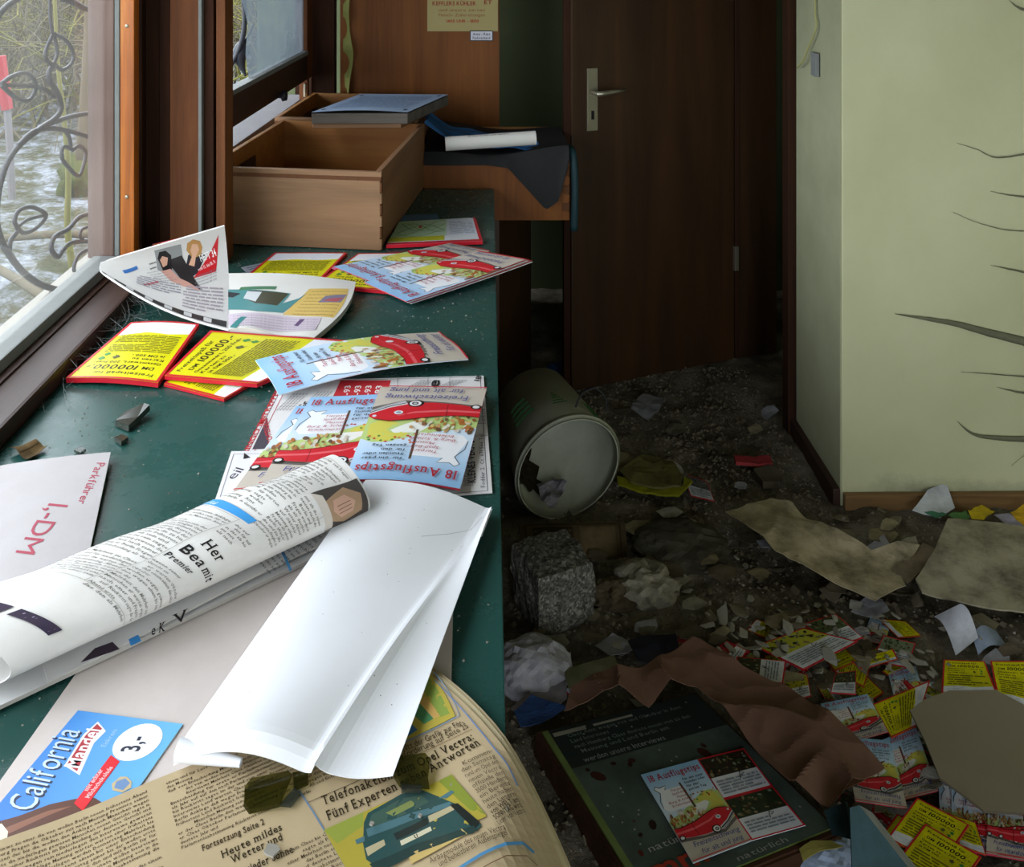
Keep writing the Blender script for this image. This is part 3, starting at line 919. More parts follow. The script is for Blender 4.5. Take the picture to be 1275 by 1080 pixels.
# board with a pale notice laid across the drawer
bq = [np.array(p) for p in ((-0.548, 2.985), (-0.25, 2.985), (-0.137, 3.29), (-0.437, 3.30))]
br = empty('notice_board', (-0.34, 3.13, 1.003), 0, 'thick grey wooden board with a pale blue notice, lying across the drawer', 'board')
def prism(name, pts, z0, z1, mat, parent, org):
    bm = bmesh.new()
    a = [bm.verts.new((p[0] - org[0], p[1] - org[1], z0)) for p in pts]; b = [bm.verts.new((p[0] - org[0], p[1] - org[1], z1)) for p in pts]
    n = len(pts)
    bm.faces.new(a[::-1]); bm.faces.new(b)
    for i in range(n): bm.faces.new((a[i], a[(i + 1) % n], b[(i + 1) % n], b[i]))
    bmesh.ops.bevel(bm, geom=list(bm.edges), offset=0.0015, segments=1, affect='EDGES')
    return obj_bm(name, bm, mat, parent)
M['grey_wood'] = mat_wood('weathered_grey_board', '#3d3833', '#5b554e', '#77706a', 'x', 1.2, 0.8, 0.15)
org = (-0.34, 3.13)
prism('bottom_lath', [bq[0] + [.004, .003], bq[1] + [-.02, .003], bq[2] + [-.03, 0], bq[3]], 0.0, 0.014, M['drawer_wood'], br, org)
prism('board', bq[:2] + [bq[2], bq[3]], 0.014, 0.046, M['grey_wood'], br, org)
zb = 1.003 + 0.0466
s = Sheet(patch([(*bq[3], zb), (*bq[2], zb), (*bq[1], zb), (*bq[0], zb)], lambda u, v: 0.004 + 0.007 * np.abs(np.sin(u * 3.1)) * v), 14, 8, 0.0008, '#8fa2bb', curved=True, sub=.1)
s.para(.1, .15, .9, .85, .012, '#7186a6', seed=3)
for u, v in ((.06, .1), (.94, .1), (.06, .88), (.93, .9)): s.ell(u, v, .018, .035, '#20242c')
o = s.done('notice', M['paper']); 
o.parent = br; o.location = o.location - br.location

# third drawer past the counter end, overhanging the passage
b3 = empty('wooden_drawer', (0.0, 3.1, 0.695), 0, 'finger-jointed drawer under a black sheet past the counter end', 'drawer')
def b3box(nm, x0, x1, y0, y1, z0, z1, mt): return box(nm, x0, x1, y0 - 3.1, y1 - 3.1, z0 - 0.695, z1 - 0.695, M[mt], b3, 0.0012)
b3box('front', -0.205, 0.255, 3.06, 3.075, 0.695, 0.895, 'panel_wood'); b3box('back', -0.205, 0.255, 3.50, 3.515, 0.695, 0.895, 'drawer_inside')  # front, right side and joints take darker wood to stand in for shade
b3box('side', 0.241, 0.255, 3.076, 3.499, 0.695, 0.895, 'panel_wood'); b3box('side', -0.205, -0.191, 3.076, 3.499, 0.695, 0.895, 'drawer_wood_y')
b3box('bottom', -0.191, 0.241, 3.075, 3.5, 0.705, 0.711, 'drawer_inside')
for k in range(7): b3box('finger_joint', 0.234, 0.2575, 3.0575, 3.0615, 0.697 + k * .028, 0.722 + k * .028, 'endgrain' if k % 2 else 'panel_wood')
# black sheet draped over it
def black_sheet():
    def S(u, v):
        # v 0 at the back, 1 hanging over the front; a pointed flap towards the passage
        x = -0.203 + u * 0.458
        flap = np.interp(u, [0, .42, .58, .84, .93, 1], [.030, .03, .04, .17, .14, .01])
        y = np.interp(v, [0, .6, 1], [3.42, 3.052, 3.046]) - 0.004 * np.sin(u * 9)
        drop = np.clip((v - .6) / .4, 0, 1)
        z = 0.916 + 0.010 * np.sin(u * 7 + 1) * (1 - drop) + 0.01 * np.cos(v * 5 + u * 3) * (1 - drop) - drop * (flap + 0.01)
        return np.stack([x, y - 0.01 * drop, z], 1)
    s = Sheet(S, 40, 30, 0.002, '#15171a', curved=True)
    s.done('black_sheet', M['paper'], 'black plastic sheet draped over the drawer past the counter end', 'sheet')
black_sheet()
# blue cloth
def blue_cloth():
    def S(u, v):
        x = -0.205 + u * 0.36 + 0.01 * np.sin(v * 6); y = 3.08 + v * 0.2 + 0.02 * np.sin(u * 4)
        z = 0.915 + 0.085 * np.exp(-u * 4.5) + 0.004 * np.sin(u * 18 + v * 7) + 0.004 * np.sin(v * 19)
        return np.stack([x, y, z], 1)
    s = Sheet(S, 46, 26, 0.002, '#2a5f96', curved=True)
    s.done('blue_cloth', M['paper'], 'crumpled blue cloth behind the paper roll on the black sheet', 'cloth')
blue_cloth()
# rolled white paper on the black sheet
def paper_roll():
    A = np.array([-0.135, 3.03, 0.945]); B = np.array([0.150, 3.05, 0.960])
    d = (B - A) / np.linalg.norm(B - A); n = np.array([-d[1], d[0], 0]); up = np.cross(d, n)
    def S(u, v):
        th = -2.2 + (1 - v) * 7.6; r = 0.0225 - 0.0016 * (1 - v)
        return A + np.asarray(u)[:, None] * (B - A) + (r * np.cos(th))[:, None] * (-n) + (r * np.sin(th))[:, None] * up
    s = Sheet(S, 8, 46, 0.0006, '#cfcdc8', curved=True, sub=.03)
    s.para(.25, .45, .7, .60, .007, '#8a8a8a', seed=9)
    s.done('paper_roll', M['paper'], 'white paper rolled into a tube lying on the black sheet', 'paper')
paper_roll()
# teal strap hanging at the drawer corner
V, Fc = tube_geo(smooth_path([(0.24, 3.20, 0.905), (0.262, 3.10, 0.915), (0.270, 3.062, 0.895), (0.275, 3.055, 0.80), (0.272, 3.054, 0.665)], 6), 0.012, 8)
V = np.array(V); 
o = obj_np('strap', V, Fc, M['teal'], smooth=True); tag(o, 'dark teal strap hanging from the corner of the overhanging drawer', 'strap')

# wall notice and sticker on the cupboard --------------------------------------
s = Sheet(patch([at_y(532, -30, 3.636), at_y(620, -30, 3.636), at_y(620, 39, 3.636), at_y(532, 39, 3.636)], None), 6, 6, 0.0006, '#a89a68')
S0 = s.S
s.text(.07, .53, 'KEFFLERS KÜHLER', .10, '#8a2a20', 'bold', .62); s.text(.80, .51, 'ET', .10, '#8a2a20', 'bold', .12)
s.text(.16, .64, 'und unsere zarten', .075, '#8a4a30', 'sans', .66); s.text(.16, .73, 'Fleisch- Zubereitungen', .075, '#8a4a30', 'sans', .66)
s.text(.27, .84, '1400 UHR - 1800', .075, '#a02a20', 'bold', .46)
s.done('paper_notice', M['paper'], 'yellowed paper notice with red lettering fixed to the brown cupboard', 'notice')
s = Sheet(patch([at_y(585, 38, 3.636), at_y(614, 38, 3.636), at_y(614, 51, 3.636), at_y(585, 51, 3.636)], None), 4, 4, 0.0008, '#20242a')
s.rect(.04, .08, .96, .92, '#c8c8d2'); s.text(.12, .46, 'Auto - Rüst', .36, '#30303a', 'bold', .76); s.text(.12, .82, 'Fachverband', .34, '#30303a', 'bold', .76)
s.done('sticker', M['gloss'], 'small grey lettered sticker below the paper notice', 'sticker')
# pale strip and switch box left of the cupboard
def strip():
    P = [at_y(430, -20, 3.63), at_y(431, 30, 3.63), at_y(433, 60, 3.62), at_y(439, 70, 3.62)]
    def S(u, v):
        a = np.array([at_y(np.interp(q, [0, .6, 1], [427, 427, 430]), -20 + 140 * q, 3.632) for q in v]); b = np.array([at_y(np.interp(q, [0, .4, .6, 1], [436, 435, 441, 434]), -20 + 140 * q, 3.632) for q in v])
        P = a + (b - a) * np.asarray(u)[:, None]; P[:, 1] += 0.01 * np.sin(v * 20) + .012 * np.cos(u * 3); return P
    Sheet(S, 6, 24, 0.002, '#7d7f42').done('torn_strip', M['paper'], 'torn yellow green strip hanging beside the brown cupboard', 'strip')
strip()
sw = empty('switch_box', tuple(at_y(440, 116, 3.65)), 0, 'grey two part switch box left of the brown cupboard', 'switch')
box('housing', -0.022, 0.02, 0.0, 0.02, 0.0, 0.055, M['bead'], sw, 0.003); box('housing', -0.022, 0.02, 0.0, 0.02, 0.060, 0.125, M['bead'], sw, 0.003)

# leaflets ------------------------------------------------------------------
RED = '#c81c30'
# map leaflet with red edge
s = Sheet(patch(quad([(497, 276), (592, 271), (601, 300), (481, 305)], zs=[.812, .812, .812, .812])), 10, 6, 0.009, '#d7dde0', edge=RED)
s.rect(0, 0, 1, .72, None, lambda x, y: lerp('#9fc2a0', '#c9d8c0', x))
s.rect(.62, 0, .97, .72, '#d4dae6'); s.para(.65, .1, .94, .66, .012, '#9aa4b8', seed=4)
for k in range(6): s.line([(x, .35 + .2 * math.sin(x * (6 + k) + k) - .05 * k + .15) for x in np.linspace(.05, .6, 12)], .003, ['#5f9a3a', '#7fb04a', '#4a8a50'][k % 3])
s.ell(.3, .3, .02, .06, '#c02a2a'); s.rect(0, .72, .6, .9, '#b9b82c'); s.rect(.6, .72, .97, .9, '#dfe2ea'); s.rect(0, .93, 1, 1, RED); s.rect(.965, 0, 1, 1, RED)
s.done('map_leaflet', M['gloss'], 'map leaflet with a red edge beside the large drawer', 'leaflet')
s = Sheet(patch(quad([(500, 268), (545, 267), (548, 274), (498, 275)], z=.8035)), 5, 4, 0.002, '#3d6f96')
s.done('leaflet', M['gloss'], 'blue leaflet sticking out behind the map leaflet', 'leaflet')

GY = 'yellow prize leaflets on the counter'
def yellow(pts, zs, label, t=0.006, bend=None, group=GY, mat='gloss', **k):
    s = Sheet(patch(quad(pts, zs=zs), bend), 12, 12, t, '#d8d100', edge=RED, curved=bend is not None, sub=.12)
    draw_yellow(s, **k)
    return s.done('yellow_leaflet', M[mat], label, 'leaflet', group)
yellow([(392, 356), (292, 356), (342, 315), (432, 315)], [.806] * 4, 'yellow leaflet in front of the drawer, half under the magazine')
yellow([(482, 362), (391, 354), (446, 316), (500, 315)], [.811] * 4, 'yellow leaflet with red spine under the far brochure stack', 0.008)
s = Sheet(patch(quad([(300, 333), (350, 322), (362, 327), (310, 342)], z=.8025)), 5, 4, 0.0008, '#8a8d96'); s.para(.1, .1, .9, .9, .012, '#5a6070', seed=12)
s.done('paper_slip', M['paper'], 'grey paper slip at the corner of the drawer', 'paper')
yellow([(197, 477), (82, 471), (163, 402), (248, 404)], [.812, .812, .822, .822], 'yellow leaflet with 100000 print closest to the window sill', 0.009, lambda u, v: 0.004 * np.sin(u * math.pi))
yellow([(204, 478), (268, 425), (340, 462), (279, 497)], [.806] * 4, 'yellow leaflet at the bottom of the pair beside the sill', 0.005)
yellow([(205, 468), (262, 412), (442, 425), (320, 478)], [.816, .816, .818, .816], 'white and yellow leaflet on top of the pair under the magazine', 0.007)
yellow([(190, 305), (260, 290), (262, 300), (195, 318)], [.86, .88, .84, .83], 'yellow leaflet tip showing behind the lifted magazine page', 0.003)

# brochures 18 Ausflugstips --------------------------------------------------
GB = 'trip brochures on the counter'
def brochure(pts, zs, label, t=0.0016, bend=None, edge=None, group=GB, mat='gloss', seed=1, drape=False):
    s = Sheet(patch(quad(pts, zs=zs), bend, drape), 14, 14, t, '#dfe8f2', edge=edge, curved=bend is not None or drape, sub=.12)
    draw_ausflug(s, seed=seed)
    return s.done('trip_brochure', M[mat], label, 'brochure', group)
for k in range(3):
    z = .808 + .003 * k
    brochure([(462 + k * 2, 354 - k), (413 + k, 334 - k), (556 + 2 * k, 305 - k), (608 + k, 315 - k)], [z, z, z, z], ['lowest brochure of the stack behind, half hidden', 'middle brochure of the stack behind the fanned pile', 'top brochure of the stack nearest the drawer'][k], edge='#d8404c')
for k in range(4):
    z = .807 + .0045 * k
    brochure([(512 - k * 2, 378 - k * .8), (455 - k * .5, 353 - k * .5), (602 - k * 3, 319 - k), (663 - k * 3.0, 329 - k * .8)], [z, z + .001, z + .004, z + .004],
             ['lowest brochure of the pile overhanging the counter edge', 'second brochure from below in the overhanging pile', 'third brochure from below in the overhanging pile', 'top brochure of the pile overhanging the counter edge'][k], edge=['#e8e8ea', '#c83040', '#e8e8ea', '#c83040'][k], bend=lambda u, v: 0.006 * v * v)
brochure([(347, 492), (318, 446), (547, 412), (583, 448)], [.812, .828, .815, .812], 'single curled brochure lying across the classified page and yellow leaflet', bend=lambda u, v: 0.012 * np.sin(v * 3.1) + 0.004 * np.sin(u * 5))

# classified newspaper pages under the brochures --------------------------------
def classifieds():
    r = random.Random(3)
    root = empty('classified_newspaper', tuple(at(470, 560, .802)), 0, 'white classified newspaper pages spread under the front trip brochures', 'newspaper')
    def fin(s):
        o = s.done('page', M['newsprint'], parent=root); o.location = o.location - root.location
    s = Sheet(patch(quad([(352, 474), (602, 468), (613, 613), (262, 640)], z=.8032)), 12, 12, 0.0018, '#dddbdb')
    s.frame(.015, .01, .985, .99, .0012, '#50505a')
    s.ppoly([(424, 474), (487, 474), (476, 507), (408, 508)], '#c8323c')
    for k in range(4): s.tb((432 + 13 * k, 503), (437 + 13 * k, 480), '%d-93' % (40 + 7 * k), .016, '#f0e8e8', 'bold')
    s.tb((308, 566), (350, 484), 'BINGO IM TREFFER', .013, '#b82a34', 'bold')
    s.pline([(303, 566), (346, 482)], .001, '#b82a34'); s.pline([(315, 566), (356, 484)], .001, '#b82a34')
    s.ppoly([(314, 560), (333, 520), (335, 559)], '#4a4650')
    s.tb((342, 556), (331, 518), 'BERCHTESGADEN', .012, '#b82a34', 'bold')
    s.tb((366, 527), (386, 500), 'HIT Gr', .02, '#34343c', 'bold')
    for k, (a, b) in enumerate((((345, 512), (372, 490)), ((380, 505), (402, 488)), ((500, 488), (530, 474)), ((538, 486), (570, 474)))):
        for q in range(5): s.tb((a[0] + q * 4, a[1]), (b[0] + q * 4 - 4, b[1]), 'werden Interviews am', .006, '#6a6a70', 'tiny')
    s.tb((545, 484), (548, 473), 'e', .03, '#2a2a30', 'bold')
    for x in (495, 533, 560): s.pline([(x, 470), (x, 492)], .0008, '#70707a')
    s.tb((592, 602), (590, 540), 'KLEINES VERSTECK', .016, '#24242c', 'bold')
    s.tb((604, 608), (601, 540), 'Fodder 2. Ct. 671 566 Tel.', .009, '#5a5a66', 'tiny')
    for q in range(4): s.tb((580 + 3 * q, 606), (578 + 3 * q, 555), 'Suche Kontakt zu Donnerstag', .006, '#80808a', 'tiny')
    s.pline([(575, 545), (612, 543)], .001, '#70707a'); s.pline([(574, 610), (573, 560)], .0008, '#70707a')
    for q in range(4): s.tb((596 + 3 * q, 530), (594 + 3 * q, 495), 'Tierpark Suche', .006, '#80808a', 'tiny')
    s.tb((596, 476), (600, 469), '18', .014, '#2a2a30', 'bold')
    fin(s)
    s = Sheet(patch(quad([(288, 562), (420, 560), (430, 640), (262, 640)], z=.8058)), 6, 6, 0.0016, '#e4e2e6')
    s.ppoly([(303, 572), (304, 564), (312, 570)], '#28282e'); s.tb((290, 598), (305, 584), 'eil', .022, '#40404c')
    s.frame(.03, .05, .97, .95, .0008, '#60606a'); fin(s)
classifieds()
# two overlapping brochures facing the other way, and the big one upside down
brochure([(369, 506), (480, 500), (432, 600), (290, 612)], [.810] * 4, 'brochure lowest of the three in front, only its left margin showing', seed=4)
brochure([(387, 495), (500, 490), (470, 600), (322, 604)], [.8135] * 4, 'upright lettered brochure between the newspaper roll and its upside down copy', seed=2)
s_b = brochure([(573, 609), (429, 598), (474, 482), (606, 484)], [.815, .817, .826, .818], 'large upside down trip brochure with red car above the blank white sheet', t=.003, edge='#c83048', bend=lambda u, v: 0.006 * np.sin(u * 3.1) * (1 - v))

# magazine with a lifted page ----------------------------------------------------
def magazine():
    root = empty('magazine', (-0.55, 2.05, .801), 0, 'open magazine with one page curled up against the window pillar', 'magazine')
    T = np.array([-.598, 2.185, .955]); C = np.array([-.604, 2.26, .806]); N = np.array([-.527, 1.957, .818])
    La = np.array([-.835, 2.075, .912]); Lb = np.array([-.832, 2.062, .899])
    def prof(v):
        v = np.asarray(v)[:, None]
        return (1 - v) ** 2 * T + 2 * v * (1 - v) * C + v * v * N
    def S1(u, v):
        u = np.asarray(u, float); v = np.asarray(v, float)
        L = La + (Lb - La) * v[:, None]
        P = L + (prof(v) - L) * u[:, None]
        P[:, 2] -= 0.018 * np.sin(np.pi * u) * v
        return P
    def fin(s):
        o = s.done('page', M['gloss'], parent=root); o.location = o.location - root.location
    s = Sheet(S1, 60, 60, .004, '#d6d4d2', edge='#e6e6e6', curved=True, sub=.02)
    s.ppoly([(272, 292), (269, 338), (240, 347)], '#c8202a')
    # portrait right
    s.ppoly([(232, 330), (234, 318), (246, 312), (256, 318), (246, 340), (238, 346)], '#2c2830')
    s.ppoly([(232, 312), (233, 303), (240, 298), (249, 300), (252, 308), (250, 318), (240, 322)], '#b98a50')
    s.ppoly([(237, 312), (239, 304), (246, 304), (248, 311), (244, 319), (239, 318)], '#d8a98c')
    s.ppoly([(235, 330), (240, 316), (244, 318), (242, 332)], '#d8a98c')
    s.tb((250, 326), (270, 318), 'HEFT 34', .022, '#f4f4f4', 'bold'); s.tb((247, 338), (269, 327), 'vom 12. bis 18. 9.', .010, '#f0d8d8', 'bold')
    # portrait left
    s.ppoly([(192, 312), (225, 304), (229, 332), (253, 362), (228, 356), (196, 336)], '#8d8f90')
    s.ppoly([(206, 325), (226, 318), (238, 340), (250, 362), (232, 358)], '#2a2628')
    s.ppoly([(196, 322), (198, 314), (206, 312), (213, 318), (214, 336), (203, 338)], '#17141a')
    s.ppoly([(199, 324), (202, 319), (209, 321), (208, 330), (203, 333)], '#c99a84')
    s.ppoly([(200, 338), (212, 335), (222, 346), (235, 352), (250, 362), (228, 357), (212, 350)], '#c9988a')
    s.tb((186, 330), (195, 327), 'dabei', .009, '#2a2a30', 'bold'); s.tb((187, 336), (196, 333), 'jeder', .009, '#2a2a30', 'bold')
    s.ppoly([(152, 337), (170, 331), (172, 335), (155, 341)], '#3c6fb0')
    s.ppoly([(178, 354), (196, 350), (198, 352), (180, 356)], '#b84048')
    for q in range(5): s.tb((184 + 4 * q, 341 + 2.5 * q), (200 + 5 * q, 337 + 3 * q), 'Entscheidung am', .006, '#80808a', 'tiny')
    for q in range(4): s.tb((243, 346 + 4 * q), (270, 336 + 4 * q), 'werden Interviews daß er bis', .006, '#76767e', 'tiny')
    s.para(.28, .55, .62, .80, .007, '#9a98a2', seed=31); s.para(.64, .60, .95, .90, .007, '#a29aa4', seed=32)
    s.line([(x, .965) for x in np.linspace(.02, .98, 20)], .010, '#26262a')
    for k in range(6): s.line([(.06 + k * .15, .965), (.12 + k * .15, .965)], .008, '#c8c8ca')
    fin(s)
    Q1 = at(443, 351, .826); Q2 = at(391, 423, .812)
    vm = 0.46
    def S2(u, v):
        u = np.asarray(u, float); v = np.asarray(v, float)
        L = prof(vm + (1 - vm) * v)
        w = v[:, None]
        R = Q1 * (1 - w) + Q2 * w; R[:, 0] += 0.02 * np.sin(np.pi * v)
        P = L + (R - L) * u[:, None]
        P[:, 2] += 0.008 * np.sin(np.pi * u) * (1 - .4 * v) + .004 * np.sin(u * 8) * v
        return P
    s = Sheet(S2, 60, 50, .012, '#dddbd6', edge='#c9c7bd', curved=True, sub=.02)
    s.ppoly([(385, 360), (434, 360), (415, 396), (352, 392)], '#d8b868')
    for q in range(8): s.tb((388 - 3.5 * q, 364 + 4.0 * q), (432 - 2.5 * q, 364 + 4.2 * q), 'werden Interviews am Donnerstag', .007, '#7a6530', 'tiny')
    s.ppoly([(396, 377), (405, 369), (432, 367), (424, 377)], '#7d7890'); s.ppoly([(402, 375), (410, 372), (428, 371), (420, 376)], '#b05a62')
    s.ppoly([(254, 366), (268, 361), (362, 366), (352, 378), (372, 372), (383, 365), (352, 390), (320, 388), (275, 386), (262, 378)], '#4f8a8c')
    s.ppoly([(303, 372), (310, 362), (360, 366), (345, 381), (318, 378)], '#3d3c26'); s.ppoly([(303, 372), (308, 363), (326, 364), (318, 376)], '#c9cdd0')
    s.ppoly([(260, 367), (272, 362), (300, 366), (290, 371)], '#2d3438')
    s.ppoly([(300, 358), (345, 357), (343, 361), (297, 362)], '#4d7d5c')
    s.ppoly([(284, 392), (352, 394), (400, 396), (392, 412), (330, 411), (285, 406)], '#c9bcc8')
    for q in range(5): s.tb((290, 395 + 3.2 * q), (395, 399 + 3 * q), 'der Meinung einer Mehrheit für das Gericht Anklage im Oktober wegen den Fragen', .006, '#837a8a', 'tiny')
    s.ppoly([(286, 408), (300, 395), (308, 395), (294, 409)], '#2d7c7c'); s.ppoly([(366, 406), (374, 398), (380, 398), (371, 407)], '#5a3c6a')
    fin(s)
magazine()

# cardboard price sign -----------------------------------------------------------
s = Sheet(patch(quad([(138, 563), (104, 722), (-60, 735), (-40, 588)], zs=[.812, .806, .806, .812]), lambda u, v: .004 * np.sin(v * 3)), 10, 10, .003, '#b4b0b1', edge='#a8b06a', curved=True)
s.tb((121, 576), (96, 628), 'Parkführer', .017, '#b04a5c', 'sans', .1)
s.tb((62, 626), (18, 690), '1,-DM', .040, '#a85060', 'sans')
s.done('cardboard_sign', M['stained'] if False else M['newsprint'], 'grey card price sign with red handwriting beside the window sill', 'sign')

# cream underlay sheet and folded newspaper ----------------------------------------
s = Sheet(patch(quad([(200, 690), (566, 690), (558, 1000), (-90, 1100)], z=.8022)), 8, 8, .0008, '#d3c9c4')
s.done('underlay_sheet', M['newsprint'], 'plain cream paper sheet lying under the blue ice cream sign', 'paper')

def folded_newspaper():
    root = empty('folded_newspaper', tuple(at(200, 780, .803)), 0, 'flat folded newspaper lying beneath the rolled newspaper', 'newspaper')
    def fin(s):
        o = s.done('page', M['newsprint'], parent=root); o.location = o.location - root.location
    s = Sheet(patch(quad([(425, 590), (430, 676), (-30, 893), (-60, 790)], zs=[.810, .8085, .8085, .810])), 8, 14, .0045, '#d4d4d4', edge='#b8b4ae')
    fin(s)
    s = Sheet(patch(quad([(425, 590), (432, 664), (60, 846), (30, 760)], zs=[.815, .814, .8125, .815]), lambda u, v: .003 * np.sin(v * 5) * u), 8, 14, .0022, '#dcdcdc', edge='#c4c0ba', curved=True)
    s.pline([(340, 682), (352, 688), (362, 711)], .004, '#4d94cc')
    s.tb((188, 792), (206, 786), 'e K', .022, '#24242c', 'serif'); s.tb((215, 780), (236, 770), 'V', .025, '#24242c', 'serif')
    s.ppoly([(160, 797), (172, 791), (176, 799), (163, 805)], '#3c8cd0')
    s.ppoly([(118, 808), (140, 800), (149, 809), (100, 826)], '#3a3040')
    for q in range(7): s.tb((312 + 6 * q, 690 - 4 * q), (336 + 6 * q, 716 - 4 * q), 'Interviews am', .006, '#6a6a6e', 'tiny')
    for q in range(6): s.tb((362 + 8 * q, 676 - 6 * q), (384 + 5 * q, 690 - 6 * q), 'Gericht', .007, '#6a6a6e', 'tiny')
    fin(s)
folded_newspaper()

# rolled newspaper ------------------------------------------------------------------
def newspaper_roll():
    A = at(432, 604, .845); Bx = at(-14, 792, .845)
    d = Bx - A; d[2] = 0; d /= np.linalg.norm(d)
    n = np.array([d[1], -d[0], 0]) * -1
    if n[1] < 0: n = -n
    a, b = 0.070, 0.031
    def S(u, v):
        u = np.asarray(u, float); v = np.asarray(v, float)
        th = np.radians(-48 + u * 335)
        k = 1 - .07 * u
        wob = 1 + .05 * np.sin(v * 9) * np.sin(th)
        dent = 0.003 * np.sin(v * 23 + th * 2) * np.clip(np.sin(th), 0, 1)
        aa = a * (0.92 + .16 * v)
        P = A + d * ((.515 + .06 * np.cos(th)) * v)[:, None] + n * (aa * k * np.cos(th))[:, None]
        P[:, 2] += b * k * wob * np.sin(th) + dent
        return P
    s = Sheet(S, 130, 90, .0012, '#dedcd8', curved=True, sub=.012)
    grey = '#77756f'
    # columns read across the roll; v runs from the far right end to the left end
    s.para(.12, .02, .36, .30, .0062, grey, True, 2); s.para(.375, .02, .485, .30, .0062, grey, True, 3); s.para(.50, .165, .66, .33, .0062, grey, True, 13)
    s.rect(.20, .315, .50, .34, '#3f97d8'); s.frame(.20, .02, .62, .315, .0006, '#a8a6a0')
    s.text(.24, .336, 'und Kul', .016, '#d8e8f4', 'bold')
    s.para(.10, .36, .46, .72, .0062, grey, True, 5); s.para(.48, .36, .60, .43, .0062, grey, True, 6)
    s.text(.50, .475, 'Her', .040, '#1e1e24', 'serif', .105); s.text(.48, .52, 'Bea', .040, '#1e1e24', 'serif', .11); s.text(.60, .52, 'mit', .034, '#1e1e24', 'serif', .09); s.text(.47, .552, 'Premier', .024, '#2a2a30', 'serif', .13)
    s.para(.47, .57, .72, .75, .0062, grey, True, 7)
    s.frame(.13, .345, .465, .735, .0006, '#a8a6a0'); s.line([(.465, .735), (.72, .735)], .0006, '#a8a6a0')
    # photo of a fair-haired face lying on its side, at the near right end
    s.rect(.50, .006, .73, .155, '#4a4644'); s.poly([(.52, .06), (.58, .02), (.68, .03), (.71, .09), (.66, .14), (.56, .13)], '#a88a70')
    s.poly([(.56, .07), (.61, .045), (.66, .06), (.67, .10), (.62, .12), (.57, .11)], '#c9a08c'); s.poly([(.53, .13), (.72, .13), (.72, .155), (.50, .155)], '#cfc6bc')
    for k in range(3): s.line([(.60 + .02 * k, .06), (.605 + .02 * k, .105)], .001, '#5a4438')
    for k, (u0, u1) in enumerate(((.20, .27), (.29, .36), (.38, .44), (.46, .60))): s.rect(u0, .868 + .0 * k, u1, .90, '#3c3448')
    s.para(.48, .872, .585, .898, .006, '#a8a0b4', seed=8)
    s.done('rolled_newspaper', M['newsprint'], 'rolled up newspaper lying diagonally towards the window', 'newspaper')
newspaper_roll()

# blank white folded sheet -------------------------------------------------------------
def white_sheet():
    c = [at(455, 598, .834), at(612, 631, .816), at(489, 966, .820), at(216, 938, .826)]
    base = patch(c)
    def S(u, v):
        u = np.asarray(u, float); v = np.asarray(v, float)
        uf = .975 - .33 * v
        u = np.where(u < .8, u / .8 * uf, uf + (u - .8) / .2 * (1 - uf))   # grid line 0.8 runs along the fold
        P = base(u, v)
        left = np.clip(u / uf, 0, 1); right = np.clip((u - uf) / (1 - uf + 1e-6), 0, 1)
        z = 0.016 * np.sin(np.pi * left ** .8) * (u <= uf) * (.5 + .5 * v)
        z += 0.006 * np.sin(v * 7 + u * 4) * left * (1 - right)
        z -= 0.004 * (u > uf) * np.sin(np.pi * np.clip(right, 0, 1)) * v
        z += 0.004 * np.exp(-((u - uf) / .03) ** 2) * v
        # rolled hem at the near left corner
        hem = np.clip((v - .955) / .045, 0, 1) * (u < uf)
        P[:, 2] += z - hem ** 2 * 0.013 * (1 - .5 * u)
        P[:, 2] = np.maximum(P[:, 2], .8135)
        return P
    s = Sheet(S, 60, 60, .0007, '#eceef2', curved=True)
    rs = random.Random(4)
    for k in range(26): s.ell(rs.uniform(.03, .97), rs.uniform(.03, .93), .0022, .0014, '#5a5650', 6)
    s.line([(.55, .22), (.68, .17), (.78, .12), (.80, .05)], .0008, '#a8a8b0')
    root = s.done('blank_white_sheet', M['white_sheet'], 'large blank white folded sheet in the middle of the counter', 'paper')
    # rolled corner tube
    A = at(222, 934, .822); B = at(300, 950, .818)
    V, Fc = [], []
    P = [A + (B - A) * t for t in np.linspace(0, 1, 8)]
    V, Fc = tube_geo(P, np.linspace(.0105, .004, 8), 14)
    Fc = Fc[:-2]
    o = obj_np('rolled_corner', np.array(V) - np.array(root.location), Fc, M['white_sheet'], root, smooth=True, recenter=False, col=np.tile(srgb('#eceef2'), (len(V), 1)))
    # lower flap showing at the far right corner
    s2 = Sheet(patch([at(470, 604, .812), at(613, 634, .811), at(600, 668, .811), at(455, 640, .811)]), 6, 6, .0007, '#dfe1e6')
    o2 = s2.done('under_flap', M['white_sheet'], parent=root); o2.location = o2.location - root.location
white_sheet()

